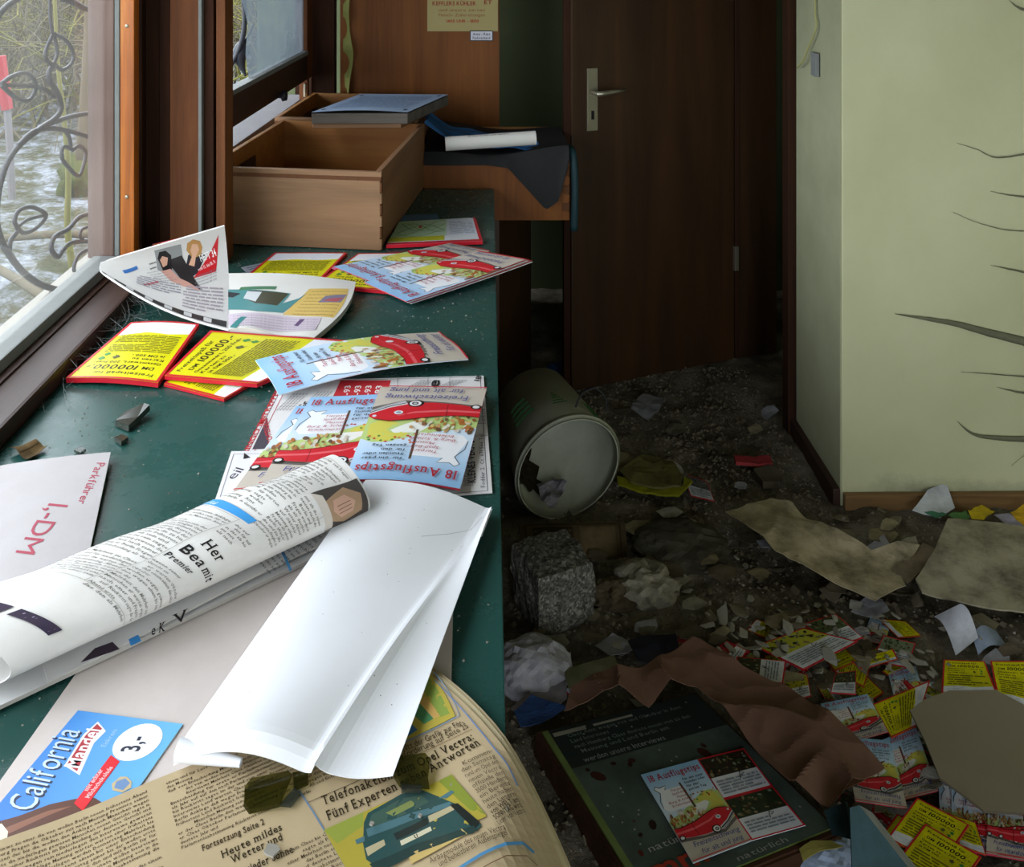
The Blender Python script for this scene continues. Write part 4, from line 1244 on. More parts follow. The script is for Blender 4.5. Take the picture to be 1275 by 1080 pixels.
# blue ice cream sign --------------------------------------------------------------------
def ice_sign():
    TR = at(97, 885, .8036); BR = at(228, 902, .8036)
    e = at(0, 1000, .8036) - TR; e /= np.linalg.norm(e)
    w = .205
    TL = TR + e * w; BL = BR + e * w
    s = Sheet(patch([TL, TR, BR, BL]), 10, 10, .0014, '#3f86dc', edge='#d8dce0', curved=False, sub=.12)
    s.rect(0, 0, 1, 1, None, lambda x, y: lerp(lerp('#2f72d4', '#3f86dc', x), '#74c0ea', min(1, max(0, (y * .75 + x * .45 - .25)))))
    s.ppoly([(0, 1023), (22, 1017), (62, 1002), (95, 995), (118, 994), (132, 1003), (140, 1012), (0, 1080), (-30, 1060)], '#5c3424')
    s.ppoly([(5, 1032), (60, 1010), (90, 1004), (60, 1016), (8, 1040)], '#8a5a44')
    s.ppoly([(-12, 1030), (2, 1026), (10, 1036), (8, 1050), (-10, 1056)], '#dfe0c8')
    s.tb((40.5, 1014), (102.5, 911), 'California', .040, '#1c2a4a', 'bold', .22)
    s.tb((39, 1012.5), (101, 909.5), 'California', .040, '#c4d6ea', 'sans', .22)
    s.ppoly([(80, 954), (99, 966), (117, 926), (132, 911), (122, 899), (104, 915)], '#e8e4e4')
    s.ppoly([(83, 953), (96, 961), (113, 923), (127, 908), (121, 902), (106, 917)], '#b02a34')
    s.tb((97, 958), (126, 909), 'Mandel', .022, '#f4f0f0', 'bold', .15)
    s.tb((131, 931), (147, 909), 'Eiskrem', .008, '#a8ccf0', 'sans')
    c = s.uv(171.5, 924.5); s.ell(c[0], c[1], .0172 / s.W * 1.35, .0172 / s.H * 1.35, '#eef0f4', 26)
    s.tb((172, 937), (182, 917), '3,-', .026, '#1c2036', 'bold')
    s.ppoly([(92, 1001), (103, 1011), (149, 949), (138, 941)], '#dc1c28')
    s.tb((109, 986), (129, 959), 'mit echter', .007, '#f4c8c8', 'bold'); s.tb((111, 995), (141, 956), 'Milchschokolade', .007, '#f4c8c8', 'bold')
    s.ppoly([(140, 985), (139, 977), (150, 968), (158, 968), (164, 974), (163, 982), (152, 988)], '#c8b48a'); s.ppoly([(142, 982), (145, 974), (156, 970), (162, 976), (153, 985)], '#6f8fb8')
    s.done('ice_cream_sign', M['gloss'], 'blue ice cream price sign reading California Mandel', 'sign')
ice_sign()

# brown aged newspaper at the front ----------------------------------------------------------
def tan_newspaper():
    root = empty('aged_newspaper', (-0.2, .9, .803), 0, 'yellowed newspaper with a car picture at the front of the counter', 'newspaper')
    ex = np.array([math.cos(.497), math.sin(.497)]); ey = np.array([math.sin(.497), -math.cos(.497)])
    T0 = np.array([-.0485, 1.096]); W, H = .78, .62
    def mk(off, z0, dW=0):
        def S(u, v):
            u = np.asarray(u, float); v = np.asarray(v, float)
            xy = T0 + off + np.outer((u - 1) * (W + dW), ex) + np.outer(v * H, ey)
            # rounded dog-ear on the far right corner
            xy = xy - np.outer(0.03 * np.clip((u - .86) / .14, 0, 1) ** 2 * np.clip(1 - v / .3, 0, 1) ** 2, ex) 
            x = xy[:, 0]
            z = z0 + .0025 * np.sin(u * 34 + v * 6) * np.clip(.7 - u, 0, 1) * 2 + .002 * np.sin(v * 17 + u * 8) + .006 * np.exp(-((u - .3) / .012) ** 2) * np.clip(v * 4, 0, 1)
            z = z + .008 * np.exp(-((x - .0) / .05) ** 2)
            z = z - np.where(x > .012, (np.abs(x - .012)) ** 1.6 * 2.6, 0)
            z = np.where(x < .018, np.maximum(z, .8042 + (z0 - .808)), z)
            return np.stack([x, xy[:, 1], z], 1)
        return S
    def fin(s, nm='page'):
        o = s.done(nm, M['newsprint'], parent=root); o.location = o.location - root.location
    for k in range(2):
        fin(Sheet(mk(np.array([.010 - .004 * k, .006 - .002 * k]), .8045 + .0012 * k), 50, 30, .0006, ['#b3a382', '#c3b592'][k], curved=True))
    s = Sheet(mk(np.zeros(2), .808), 90, 60, .0006, '#b7a482', curved=True, sub=.03)
    ink = '#453828'; hd = '#2c2418'
    X = lambda p: s.uv(*p)[0]
    Yv = lambda p: s.uv(*p)[1]
    # body columns
    lead = .0052
    s.para(X((208, 985)), .012, X((208, 985)) + .155, Yv((240, 1055)), lead, ink, True, 21)
    s.para(X((208, 985)) - .20, .012, X((208, 985)) - .022, .6, lead, ink, True, 22)
    s.para(X((208, 985)) - .40, .012, X((208, 985)) - .225, .6, lead, ink, True, 23)
    s.tb((252, 1061), (330, 1027), 'Fortsetzung Seite 2', .009, ink, 'bold')
    s.tb((276, 1070), (352, 1034), 'Heute mildes', .0105, hd, 'serif'); s.tb((288, 1077), (353, 1046), 'Wetter und', .0105, hd, 'serif'); s.tb((303, 1090), (366, 1062), 'wieder Sonne', .0105, hd, 'serif')
    s.para(X((352, 1060)), Yv((352, 1060)), X((352, 1060)) + .075, .6, lead, ink, True, 24)
    # centre block
    s.pline([(372, 985), (390, 1012), (410, 1045), (436, 1090)], .0016, '#6a84a0')
    s.para(X((380, 968)), .012, X((378, 985)) + .14, Yv((383, 993)) - .012, lead, ink, True, 25)
    s.pline([(384, 1000), (440, 976), (490, 952)], .0006, ink)
    s.tb((402, 1004), (591, 921), 'Telefonaktion zum Opel Vectra:', .0140, hd, 'serif')
    s.tb((408, 1023), (599, 928), 'Fünf Experten geben Antworten', .0140, hd, 'serif')
    s.tb((478, 946), (579, 902), 'Ausschnitt der Grafik zur För-', .0105, ink, 'sans'); s.tb((478, 955), (584, 907), 'derungförderung auf Seite 25', .0105, ink, 'sans')
    s.pline([(470, 964), (530, 936), (588, 909)], .0006, '#7a5a40')
    s.ppoly([(535, 838), (567, 893), (500, 925), (480, 880)], '#b9a848'); s.ppoly([(535, 845), (560, 890), (548, 894), (525, 858)], '#8aa04a')
    s.ppoly([(518, 872), (540, 896), (528, 903), (508, 885)], '#4f8a5c'); s.ppoly([(505, 895), (520, 910), (508, 918), (500, 910)], '#3f78a0'); s.ppoly([(530, 868), (548, 893), (540, 896), (522, 876)], '#d0a860')
    s.pline([(541, 838), (556, 858), (572, 892), (500, 927)], .0012, '#7a98b0')
    s.pline([(541, 848), (566, 874), (592, 904), (616, 934), (632, 954), (644, 980)], .0016, '#6a84b0')
    # car picture
    s.ppoly([(403, 1035), (480, 1000), (563, 966), (586, 996), (606, 1018), (560, 1040), (470, 1078), (436, 1092)], '#a89a3c')
    s.ppoly([(403, 1035), (452, 1013), (452, 1030), (420, 1052)], '#8f9a40'); s.ppoly([(546, 974), (562, 966), (605, 1016), (585, 1010)], '#7f8a34')
    car = '#274a4a'
    s.ppoly([(452, 1052), (453, 1026), (458, 1014), (500, 990), (525, 985), (545, 993), (566, 1002), (590, 1020), (600, 1030), (588, 1040), (545, 1045), (515, 1062), (470, 1082), (456, 1072)], car)
    s.ppoly([(458, 1028), (463, 1016), (500, 996), (524, 992), (538, 998), (512, 1012), (470, 1030)], '#3d5a50'); s.ppoly([(480, 1014), (512, 998), (518, 1004), (490, 1018)], '#7d8a50')
    s.ppoly([(456, 1034), (512, 1014), (560, 1000), (564, 1004), (516, 1022), (458, 1044)], '#4a7078')
    s.ppoly([(455, 1058), (478, 1047), (480, 1054), (458, 1068)], '#b0a684'); s.ppoly([(533, 1018), (566, 1003), (568, 1009), (535, 1026)], '#b0a684')
    s.ppoly([(490, 1040), (532, 1020), (534, 1028), (494, 1048)], '#1c2c2c'); s.ppoly([(498, 1049), (536, 1031), (538, 1036), (500, 1055)], '#c9c4a8'); s.tb((503, 1053), (536, 1037), 'GG:RN 810', .006, '#2a2a2a', 'bold')
    s.ppoly([(560, 1004), (570, 1002), (598, 1026), (590, 1034)], '#15201f'); s.ppoly([(546, 996), (562, 986), (566, 988), (556, 996)], '#4a7078'); s.ppoly([(442, 1048), (454, 1043), (454, 1050), (444, 1053)], '#4a7078')
    s.ppoly([(508, 1066), (575, 1034), (582, 1040), (512, 1078)], '#c0a868')
    s.ppoly([(460, 1078), (520, 1052), (590, 1030), (596, 1036), (520, 1064), (470, 1090)], '#1f3a38')
    # right column, caption and blue arc
    r = random.Random(5)
    rows = ['Kommen-', 'den Samstag', 'rund um Opel den', 'neuen Vectra', 'offizielle den', '3500 Händlern', 'ein Bereits', 'heute haben', 'den Lesern', 'von WELT am', 'SONNTAG wird', 'Leser von Vectra']
    for k, w in enumerate(rows):
        p0 = np.array([571 + 4.6 * k, 957 + 6.6 * k]); p1 = np.array([614 + 3.6 * k, 938 + 6.9 * k])
        if k == 0: p0 = p0 + [6, -2]
        s.tb(tuple(p0), tuple(p1), w, .0072, ink, 'bold' if k in (9, 10) else 'sans')
    s.tb((536, 1078), (630, 1035), 'Airbagmodule des neuen Vectra', .0085, ink, 'sans'); s.tb((548, 1082), (632, 1042), 'und beheizbaren Außenspiegel', .0085, ink, 'sans')
    s.pline([(566, 1088), (600, 1066), (630, 1053), (650, 1052), (664, 1064)], .003, '#4a86b0'); s.pline([(590, 1090), (630, 1068), (655, 1068), (668, 1080)], .0008, '#6a4a34')
    fin(s)
tan_newspaper()

# glass shards, leaf, crumbs -----------------------------------------------------------------
def shard(name, outline, z, t, mat, label, tilt=(0, 0), cat='glass shard', group=None):
    P = [at(px, py, z) for px, py in outline]
    c = np.mean(P, axis=0)
    bm = bmesh.new()
    lo = []; hi = []
    for p in P:
        dz = (p[0] - c[0]) * tilt[0] + (p[1] - c[1]) * tilt[1]
        lo.append(bm.verts.new((p[0], p[1], max(z + dz, z - .001)))); q = c + (p - c) * .96
        hi.append(bm.verts.new((q[0], q[1], max(z + dz, z - .001) + t)))
    n = len(P)
    bm.faces.new(lo); bm.faces.new(hi[::-1])
    for i in range(n): bm.faces.new((lo[i], hi[i], hi[(i + 1) % n], lo[(i + 1) % n]))
    bmesh.ops.recalc_face_normals(bm, faces=bm.faces)
    return tag(obj_bm(name, bm, mat, recenter=True), label, cat, group)
shard('glass_shard', [(304, 982), (312, 972), (360, 966), (364, 970), (348, 1008), (310, 1013), (303, 1003)], .811, .0035, M['shard'], 'olive glass shard left of the newspaper headline', (.1, 0))
shard('glass_shard', [(364, 968), (384, 966), (384, 978), (366, 986)], .811, .005, M['shard'], 'small dark glass shard touching the white sheet hem')
shard('glass_shard', [(490, 950), (530, 946), (536, 952), (533, 968), (535, 982), (498, 980), (490, 968)], .812, .004, M['shard'], 'olive glass shard above the printed car', (0, .2))
shard('glass_shard', [(348, 1005), (366, 985), (375, 990), (362, 1006)], .811, .003, M['clear_shard'], 'clear glass splinter beside the left olive shard')
shard('glass_shard', [(498, 978), (526, 980), (524, 988), (500, 988)], .811, .003, M['clear_shard'], 'clear glass splinter below the olive shard by the printed car')
M['dark_shard'] = mat_plain('dark_glass', '#2a2e26', 0.15, 0.6, 0.3)
shard('glass_shard', [(143, 530), (155, 519), (180, 514), (187, 517), (172, 527), (160, 537)], .803, .010, M['dark_shard'], 'dark glass fragment in front of the yellow leaflets', (.2, .2))
shard('glass_shard', [(142, 549), (152, 545), (160, 549), (151, 555)], .802, .006, M['dark_shard'], 'small dark glass chip nearer the sill card')
shard('glass_shard', [(92, 563), (100, 559), (107, 562), (100, 567)], .802, .004, M['clear_shard'], 'tiny clear glass chip beside the dry leaf')
# dry leaf
s = Sheet(patch(quad([(12, 560), (40, 551), (59, 556), (35, 573)], z=.806), lambda u, v: .006 * np.abs(u - .5) + .004 * np.sin(v * 6)), 12, 12, .0006, '#5c4a30', curved=True)
s.line([(.05, .5), (.5, .48), (.95, .5)], .0015, '#3f3220')
s.done('dry_leaf', M['stained'], 'dry brown leaf in the corner by the sill', 'leaf')

def crumbs(name, mat, n, sampler, smin, smax, seed, label, cat):
    r = random.Random(seed); V = []; Fc = []
    for k in range(n):
        x, y, z = sampler(r); q = r.uniform(smin, smax) * r.uniform(.5, 1)
        b = len(V)
        base = [(math.cos(a) * q * r.uniform(.6, 1.2), math.sin(a) * q * r.uniform(.6, 1.2)) for a in (0, 1.6, 3.1, 4.7)]
        for dx, dy in base: V.append((x + dx, y + dy, z))
        V.append((x + r.uniform(-.4, .4) * q, y, z + q * r.uniform(.5, 1)))
        Fc += [(b, b + 1, b + 4), (b + 1, b + 2, b + 4), (b + 2, b + 3, b + 4), (b + 3, b, b + 4), (b + 3, b + 2, b + 1, b)]
    return tag(obj_np(name, V, Fc, mat), label, cat, kind='stuff')
crumbs('plaster_crumbs', M['plaster'], 1500, lambda r: (r.uniform(-.76, .012), 0.9 + 2.1 * r.random(), .8003), .0007, .0030, 3, 'fine white plaster crumbs scattered over the green counter', 'crumbs')
crumbs('dirt_crumbs', M['grit'], 500, lambda r: (r.uniform(-.76, .012), 0.9 + 2.1 * r.random() ** .8, .8003), .0008, .0026, 5, 'brown dirt crumbs scattered over the green counter', 'crumbs')
# specks with a place of their own on the aged newspaper
for k, (px, py, q, lb) in enumerate(((626, 1010, .0075, 'white paint fleck at the right margin of the aged newspaper'), (563, 979, .003, 'small white fleck beside the printed car roof'), (463, 1027, .003, 'small white fleck on the printed windscreen'), (523, 1017, .0026, 'small white fleck on the printed bonnet'), (338, 1060, .010, 'white plaster smear on the weather headline'))):
    shard('paint_fleck', [(px + math.cos(a) * q * 1100 * r_, py + math.sin(a) * q * 850 * r_) for a, r_ in zip(np.linspace(0, 5.6, 9), (1, .8, 1.1, .9, 1, .75, 1.05, .9, 1))], .814 if px > 600 else .8105, .0015, M['plaster'], lb, cat='fleck')

# ------------------------------------------------------------------ litter on the floor
def atf(px, py, z=0.025): return at(px, py, z)
def ridged(x, y, f, s): return 1 - 2 * abs(nz(x * f, y * f, s))
def scrap(name, outline, lift, amp, freq, col, mat, label, cat, t=0.0012, edge=None, seed=0.0, maxe=0.014, group=None, tilt=(0, 0), follow=1.0, rw=.35):
    P = np.array([atf(px, py, .025 + lift)[:2] for px, py in outline])
    tri = tessellate_polygon([[Vector((x, y, 0)) for x, y in P]])
    T = []
    for a, b, c in tri:
        A, B, C = P[a], P[b], P[c]
        cr = (B[0] - A[0]) * (C[1] - A[1]) - (B[1] - A[1]) * (C[0] - A[0])
        if abs(cr) > 1e-10: T.append((a, b, c) if cr > 0 else (a, c, b))
    uv, T = subdivide(P, T, maxe)
    c0 = P.mean(axis=0)
    Z = []
    for x, y in uv:
        z = floor_s(x, y) * follow + lift + amp * (0.6 * nz(x * freq, y * freq, seed) + rw * ridged(x + .3 * nz(x * 3, y * 3, seed), y, freq * .8, seed + 9) + .12 * ridged(x, y, freq * 2.6, seed + 4)) + amp * .3
        z += (x - c0[0]) * tilt[0] + (y - c0[1]) * tilt[1]
        Z.append(max(z, floor_h(x, y) * .8 + .003))
    top = np.column_stack([uv, Z]); n = len(top)
    bot = top - [0, 0, t]
    ed = {}
    for a, b, c in T:
        for e in ((a, b), (b, c), (c, a)): ed[e] = 1
    bd = [e for e in ed if (e[1], e[0]) not in ed]
    V = np.vstack([top, bot]); Fc = [tuple(q) for q in T.tolist()] + [(a + n, c + n, b + n) for a, b, c in T.tolist()]
    m = len(V); sv = []; C = [np.tile(srgb(col), (m, 1))]
    for a, b in bd:
        k = m + len(sv); sv += [top[b], top[a], bot[a], bot[b]]; Fc.append((k, k + 1, k + 2, k + 3))
    V = np.vstack([V, np.array(sv)]); C.append(np.tile(srgb(edge or col), (len(sv), 1)))
    return tag(obj_np(name, V, Fc, mat, col=np.vstack(C)), label, cat, group)
def ball(name, px, py, size, squash, col, mat, label, cat, seed=0, freq=9.0, depth=.45, z=0.0, sub=4):
    c = atf(px, py); bm = bmesh.new()
    bmesh.ops.create_icosphere(bm, subdivisions=sub, radius=1)
    for v in bm.verts:
        p = v.co.copy()
        k = 1 + depth * (ridged(p.x + seed, p.y + p.z * .7, 1.6, seed) * .5 + .35 * ridged(p.y, p.z - p.x, 3.6, seed + 3) + .15 * ridged(p.x, p.z + p.y, 8, seed + 5)) * .6
        v.co = Vector((p.x * k * size, p.y * k * size * .9, max(p.z * k, -.55) * size * squash + size * squash * .5))
    V = np.array([v.co[:] for v in bm.verts]); Fc = [[v.index for v in f.verts] for f in bm.faces]; bm.free()
    V = V + [c[0], c[1], floor_h(c[0], c[1]) - .004 + z]
    return tag(obj_np(name, V, Fc, mat, col=np.tile(srgb(col), (len(V), 1))), label, cat)

# bucket lying on its side -------------------------------------------------------------
def bucket():
    rimc = np.array([.218, 2.60, .168]); back = np.array([-.30, .90, .16]); back /= np.linalg.norm(back)
    L = .275
    root = empty('plastic_bucket', (.18, 2.72, 0.0), 0, 'pale green plastic bucket lying on its side by the counter', 'bucket')
    xa = np.cross(back, [0, 0, 1.0]); xa /= np.linalg.norm(xa); ya = np.cross(xa, back)
    O = np.array(root.location)
    def place(V): return np.array([rimc + xa * v[0] + ya * v[1] + back * v[2] for v in V]) - O
    prof = [(.1475, 0), (.1535, .004), (.1535, .012), (.1475, .015), (.145, .03), (.116, L), (.0, L + .001)]
    inner = [(.1435, 0.0), (.141, .03), (.113, L - .006), (0, L - .005)]
    V1, F1 = lathe_geo(prof, 56); V2, F2 = lathe_geo(inner, 56)
    n = len(V1); V = V1 + V2; Fc = F1 + [tuple(i + n for i in f[::-1]) for f in F2]
    Fc += [(k, (k + 1) % 56, n + (k + 1) % 56, n + k) for k in range(56)]
    # faded green print on the flank and dirt patch inside
    C = np.tile(srgb('#b0b3a2'), (len(V), 1))
    obj_np('body', place(V), Fc, M['bucket'], root, smooth=False, recenter=False, col=C)
    for p in root.children: 
        for q in p.data.polygons: q.use_smooth = True
    # green print patches, standing off by half a millimetre
    r = random.Random(2)
    def flank(a0, a1, z0, z1, col, nm='green_print'):
        N = 10; V = []; 
        for j in range(2):
            for i in range(N + 1):
                a = a0 + (a1 - a0) * i / N; z = z0 + (z1 - z0) * j; rad = .145 + (.116 - .145) * (z - .03) / (L - .03) + .0006
                V.append((rad * math.cos(a), rad * math.sin(a), z))
        Fc = [(i, i + 1, N + 2 + i, N + 1 + i) for i in range(N)]
        return obj_np(nm, place(V), Fc, M['paper'], root, recenter=False, col=np.tile(srgb(col), (len(V), 1)))
    for k in range(5): flank(1.42 + .04 * k, 1.72 - .02 * k, .085 + .012 * k, .090 + .012 * k, '#3f7a48')
    for k in range(4): flank(2.1 + .03 * k, 2.6, .10 + .02 * k, .112 + .02 * k, '#4a7f50')
    flank(.75, 1.0, .02, .10, '#35703c')
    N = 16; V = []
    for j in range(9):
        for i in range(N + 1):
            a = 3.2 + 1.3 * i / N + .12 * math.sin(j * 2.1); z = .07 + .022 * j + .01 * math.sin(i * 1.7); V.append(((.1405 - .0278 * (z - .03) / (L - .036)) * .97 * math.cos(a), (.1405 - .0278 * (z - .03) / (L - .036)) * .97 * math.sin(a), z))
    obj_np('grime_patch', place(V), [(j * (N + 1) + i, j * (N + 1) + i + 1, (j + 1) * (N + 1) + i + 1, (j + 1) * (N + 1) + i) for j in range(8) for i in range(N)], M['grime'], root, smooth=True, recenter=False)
    # wire handle
    A = rimc + xa * .1535 * math.cos(.9) + ya * .1535 * math.sin(.9) + back * .02
    pts = smooth_path([rimc + xa * .02 + ya * .158 + back * .03, rimc + xa * .045 + ya * .185 + back * .045, rimc + xa * .085 + ya * .190 + back * .05, rimc + xa * .112 + ya * .165 + back * .04, rimc + xa * .115 + ya * .13 + back * .03], 8)
    V, Fc = tube_geo(pts, .0025, 8); obj_np('wire_handle', np.array(V) - O, Fc, M['iron'], root, smooth=True, recenter=False)
bucket()
scrap('paper_scrap', [(668, 612), (690, 604), (706, 612), (700, 628), (688, 645), (676, 636)], .03, .02, 30, '#9a96a2', M['dirty'], 'crumpled lilac white paper lying inside the bucket', 'paper', seed=3)
ball('dirt_clump', 668, 632, .026, .5, '#4a4232', M['stained'], 'dark dirt clump inside the bucket', 'dirt', 5, z=.01, sub=3)
# granite cobble
def cobble():
    bm = bmesh.new(); bmesh.ops.create_cube(bm, size=1)
    bmesh.ops.subdivide_edges(bm, edges=list(bm.edges), cuts=9, use_grid_fill=True)
    for v in bm.verts:
        p = v.co.copy(); m = max(abs(p.x), abs(p.y), abs(p.z)); s = p.normalized() * .62
        q = p.lerp(s, .22)
        k = 1 + .10 * nz(p.x * 3, p.y * 3, p.z * 3 + 4) + .05 * nz(p.x * 9, p.y * 9, p.z * 9)
        v.co = Vector((q.x * .150 * k, q.y * .145 * k, q.z * .135 * k))
    bmesh.ops.rotate(bm, verts=bm.verts, cent=(0, 0, 0), matrix=Matrix.Rotation(.42, 3, 'Z'))
    bmesh.ops.translate(bm, verts=bm.verts, vec=(.152, 2.27, .095))
    tag(obj_bm('granite_cobble', bm, M['granite'], recenter=True, smooth=False), 'rough grey granite cobblestone beside the counter foot', 'stone')
cobble()
# dark soaked newspaper box in front of the bucket
s = Sheet(patch([atf(645, 652, .09), atf(778, 650, .08), atf(782, 700, .03), atf(655, 722, .03)], lambda u, v: .012 * np.sin(u * 6) * v + .01 * np.sin(v * 5)), 16, 12, .004, '#4a3f2c', curved=True)
s.frame(.05, .06, .95, .94, .003, '#2a2318'); s.rect(.12, .15, .5, .8, '#332a1e'); s.rect(.56, .15, .9, .7, '#5a4d36')
s.para(.14, .2, .48, .75, .012, '#5c503a', seed=3)
s.done('soaked_newspaper', M['stained'], 'dark soaked newspaper leaning below the bucket mouth', 'newspaper')
# magazines right of the bucket
for k, (pts, c, lb) in enumerate((([(772, 590), (800, 568), (838, 580), (850, 600), (846, 612), (815, 612), (785, 604)], '#6c683c', 'rotting magazine with yellow cover right of the bucket'),
                                  ([(768, 598), (800, 606), (850, 612), (852, 600), (862, 606), (845, 622), (805, 620), (770, 608)], '#8f9018', 'yellow magazine edge under the rotting magazine'),
                                  ([(718, 530), (735, 532), (752, 560), (738, 566), (722, 548)], '#8d8c8a', 'grey paper corner behind the bucket rim'))):
    scrap('old_magazine' if k < 2 else 'paper_scrap', pts, .02 - .008 * k, .012, 14, c, M['dirty'], lb, 'magazine' if k < 2 else 'paper', t=.006, seed=k)
# large dirty sheets
scrap('dirty_sheet', [(903, 650), (930, 638), (960, 627), (985, 632), (1005, 652), (1028, 662), (1050, 672), (1085, 690), (1118, 684), (1145, 688), (1120, 715), (1128, 735), (1090, 757), (1045, 738), (1005, 722), (965, 703), (945, 683)], .03, .03, 5.5, '#b3a68a', M['stained'], 'large stained pale sheet crumpled on the floor before the wall corner', 'sheet', seed=2, t=.002)
scrap('dirty_cloth', [(1180, 655), (1230, 657), (1275, 662), (1330, 700), (1310, 775), (1250, 770), (1200, 757), (1148, 742), (1140, 725), (1165, 692)], .035, .02, 5, '#97907a', M['stained'], 'stained grey brown cloth spread at the right edge', 'cloth', seed=5, t=.004)
scrap('cardboard_piece', [(1110, 712), (1150, 681), (1168, 690), (1160, 705), (1130, 728)], .03, .006, 8, '#6f6350', M['stained'], 'small brown cardboard piece between the stained sheet and the cloth', 'cardboard', seed=8, t=.003)
s = Sheet(patch([atf(1163, 768, .04), atf(1196, 752, .10), atf(1218, 795, .05), atf(1190, 817, .03)], lambda u, v: .02 * np.sin(v * 3.1)), 14, 14, .0012, '#c3c6d0', curved=True)
s.done('white_paper', M['dirty'], 'white paper folded upright left of the grey cardboard area', 'paper')
s = Sheet(patch([atf(1210, 790, .05), atf(1240, 780, .04), atf(1256, 803, .03), atf(1218, 816, .03)], lambda u, v: .012 * np.sin(u * 4)), 10, 10, .0012, '#8d9ab0', curved=True)
s.done('blue_paper', M['dirty'], 'bluish paper flap beside the upright white paper', 'paper')
scrap('cardboard_sheet', [(1133, 892), (1150, 878), (1182, 864), (1240, 862), (1275, 880), (1330, 915), (1330, 1022), (1275, 1018), (1225, 1015), (1195, 992), (1170, 975), (1152, 930)], .045, .005, 4, '#837b68', M['newsprint'], 'large grey cardboard sheet with bent corners at the right edge', 'cardboard', seed=4, t=.004, edge='#5f584a')
scrap('white_paper', [(1136, 637), (1155, 619), (1178, 612), (1189, 632), (1170, 642), (1150, 640)], .02, .008, 10, '#c9ccd4', M['dirty'], 'white paper piece leaning at the tan baseboard', 'paper', seed=1, tilt=(0, .35), t=.0015)
scrap('green_scrap', [(1148, 640), (1165, 636), (1180, 644), (1165, 650)], .012, .006, 20, '#3f7a60', M['dirty'], 'green paper scrap under the white paper at the baseboard', 'paper', seed=6)
for k, (pts, c, lb) in enumerate((([(1205, 640), (1222, 631), (1238, 638), (1225, 652), (1210, 650)], '#c2a81c', 'yellow wrapper by the tan baseboard'),
                                  ([(1180, 645), (1203, 638), (1208, 650), (1190, 655)], '#4f7a44', 'green wrapper left of the yellow wrapper'),
                                  ([(1258, 640), (1275, 632), (1300, 640), (1295, 668), (1270, 658)], '#c8a020', 'yellow leaflet scrap at the far right baseboard'),
                                  ([(1238, 644), (1256, 642), (1275, 660), (1268, 664)], '#9a94a4', 'grey scrap between the two yellow pieces'))):
    scrap('wrapper', pts, .015, .012, 26, c, M['dirty'], lb, 'wrapper', seed=k + 2)
scrap('red_packet', [(914, 572), (942, 572), (958, 568), (962, 578), (945, 582), (916, 580)], .015, .006, 16, '#a83c40', M['dirty'], 'small red and tan packet on the dark floor before the corridor', 'packet', seed=3, t=.01)
scrap('flat_stone', [(938, 588), (958, 582), (975, 590), (972, 602), (950, 604)], .012, .006, 12, '#5c5648', M['stained'], 'flat grey stone near the wall corner', 'stone', seed=7, t=.02)
# tissues, rags
ball('crumpled_tissue', 664, 842, .072, .65, '#a7a6ad', M['dirty'], 'crumpled white tissue below the cobblestone', 'tissue', 1)
ball('crumpled_paper', 803, 742, .062, .55, '#8f8a7a', M['dirty'], 'crumpled grey paper right of the cobblestone', 'paper', 2, depth=.8)
ball('crumpled_paper', 770, 748, .05, .5, '#5e5342', M['stained'], 'brown crumpled paper touching the grey crumpled one', 'paper', 4, depth=.7)
ball('plastic_bag', 848, 690, .10, .28, '#4d4a40', M['stained'], 'dusty crumpled plastic bag on the rubble mound', 'bag', 6, depth=.5)
scrap('dark_cloth', [(782, 815), (808, 806), (842, 808), (846, 828), (820, 842), (795, 838)], .02, .012, 12, '#23242e', M['stained'], 'dark navy cloth above the brown wrapping paper', 'cloth', seed=3, t=.004)
scrap('paper_scrap', [(636, 890), (668, 862), (705, 842), (706, 880), (690, 892), (655, 905)], .01, .01, 9, '#8d8890', M['dirty'], 'grey paper scrap beside the counter below the tissue', 'paper', seed=11)
scrap('blue_scrap', [(640, 895), (662, 875), (690, 886), (708, 892), (672, 910), (648, 915)], .02, .012, 14, '#2c4a80', M['dirty'], 'dark blue foil scrap at the picture frame corner', 'foil', seed=12)
scrap('leaflet_scrap', [(702, 842), (765, 828), (772, 850), (708, 868)], .02, .006, 8, '#6f7054', M['dirty'], 'green bordered picture leaflet behind the brown paper', 'leaflet', seed=13)
scrap('orange_scrap', [(632, 862), (660, 852), (690, 852), (668, 868)], .008, .006, 12, '#80643a', M['dirty'], 'orange brown paper scrap under the tissue', 'paper', seed=14)
scrap('blue_bag', [(680, 458), (700, 450), (712, 460), (700, 470), (684, 468)], .015, .012, 16, '#2a4a78', M['dirty'], 'small blue plastic bag beside the low cabinet', 'bag', seed=15)

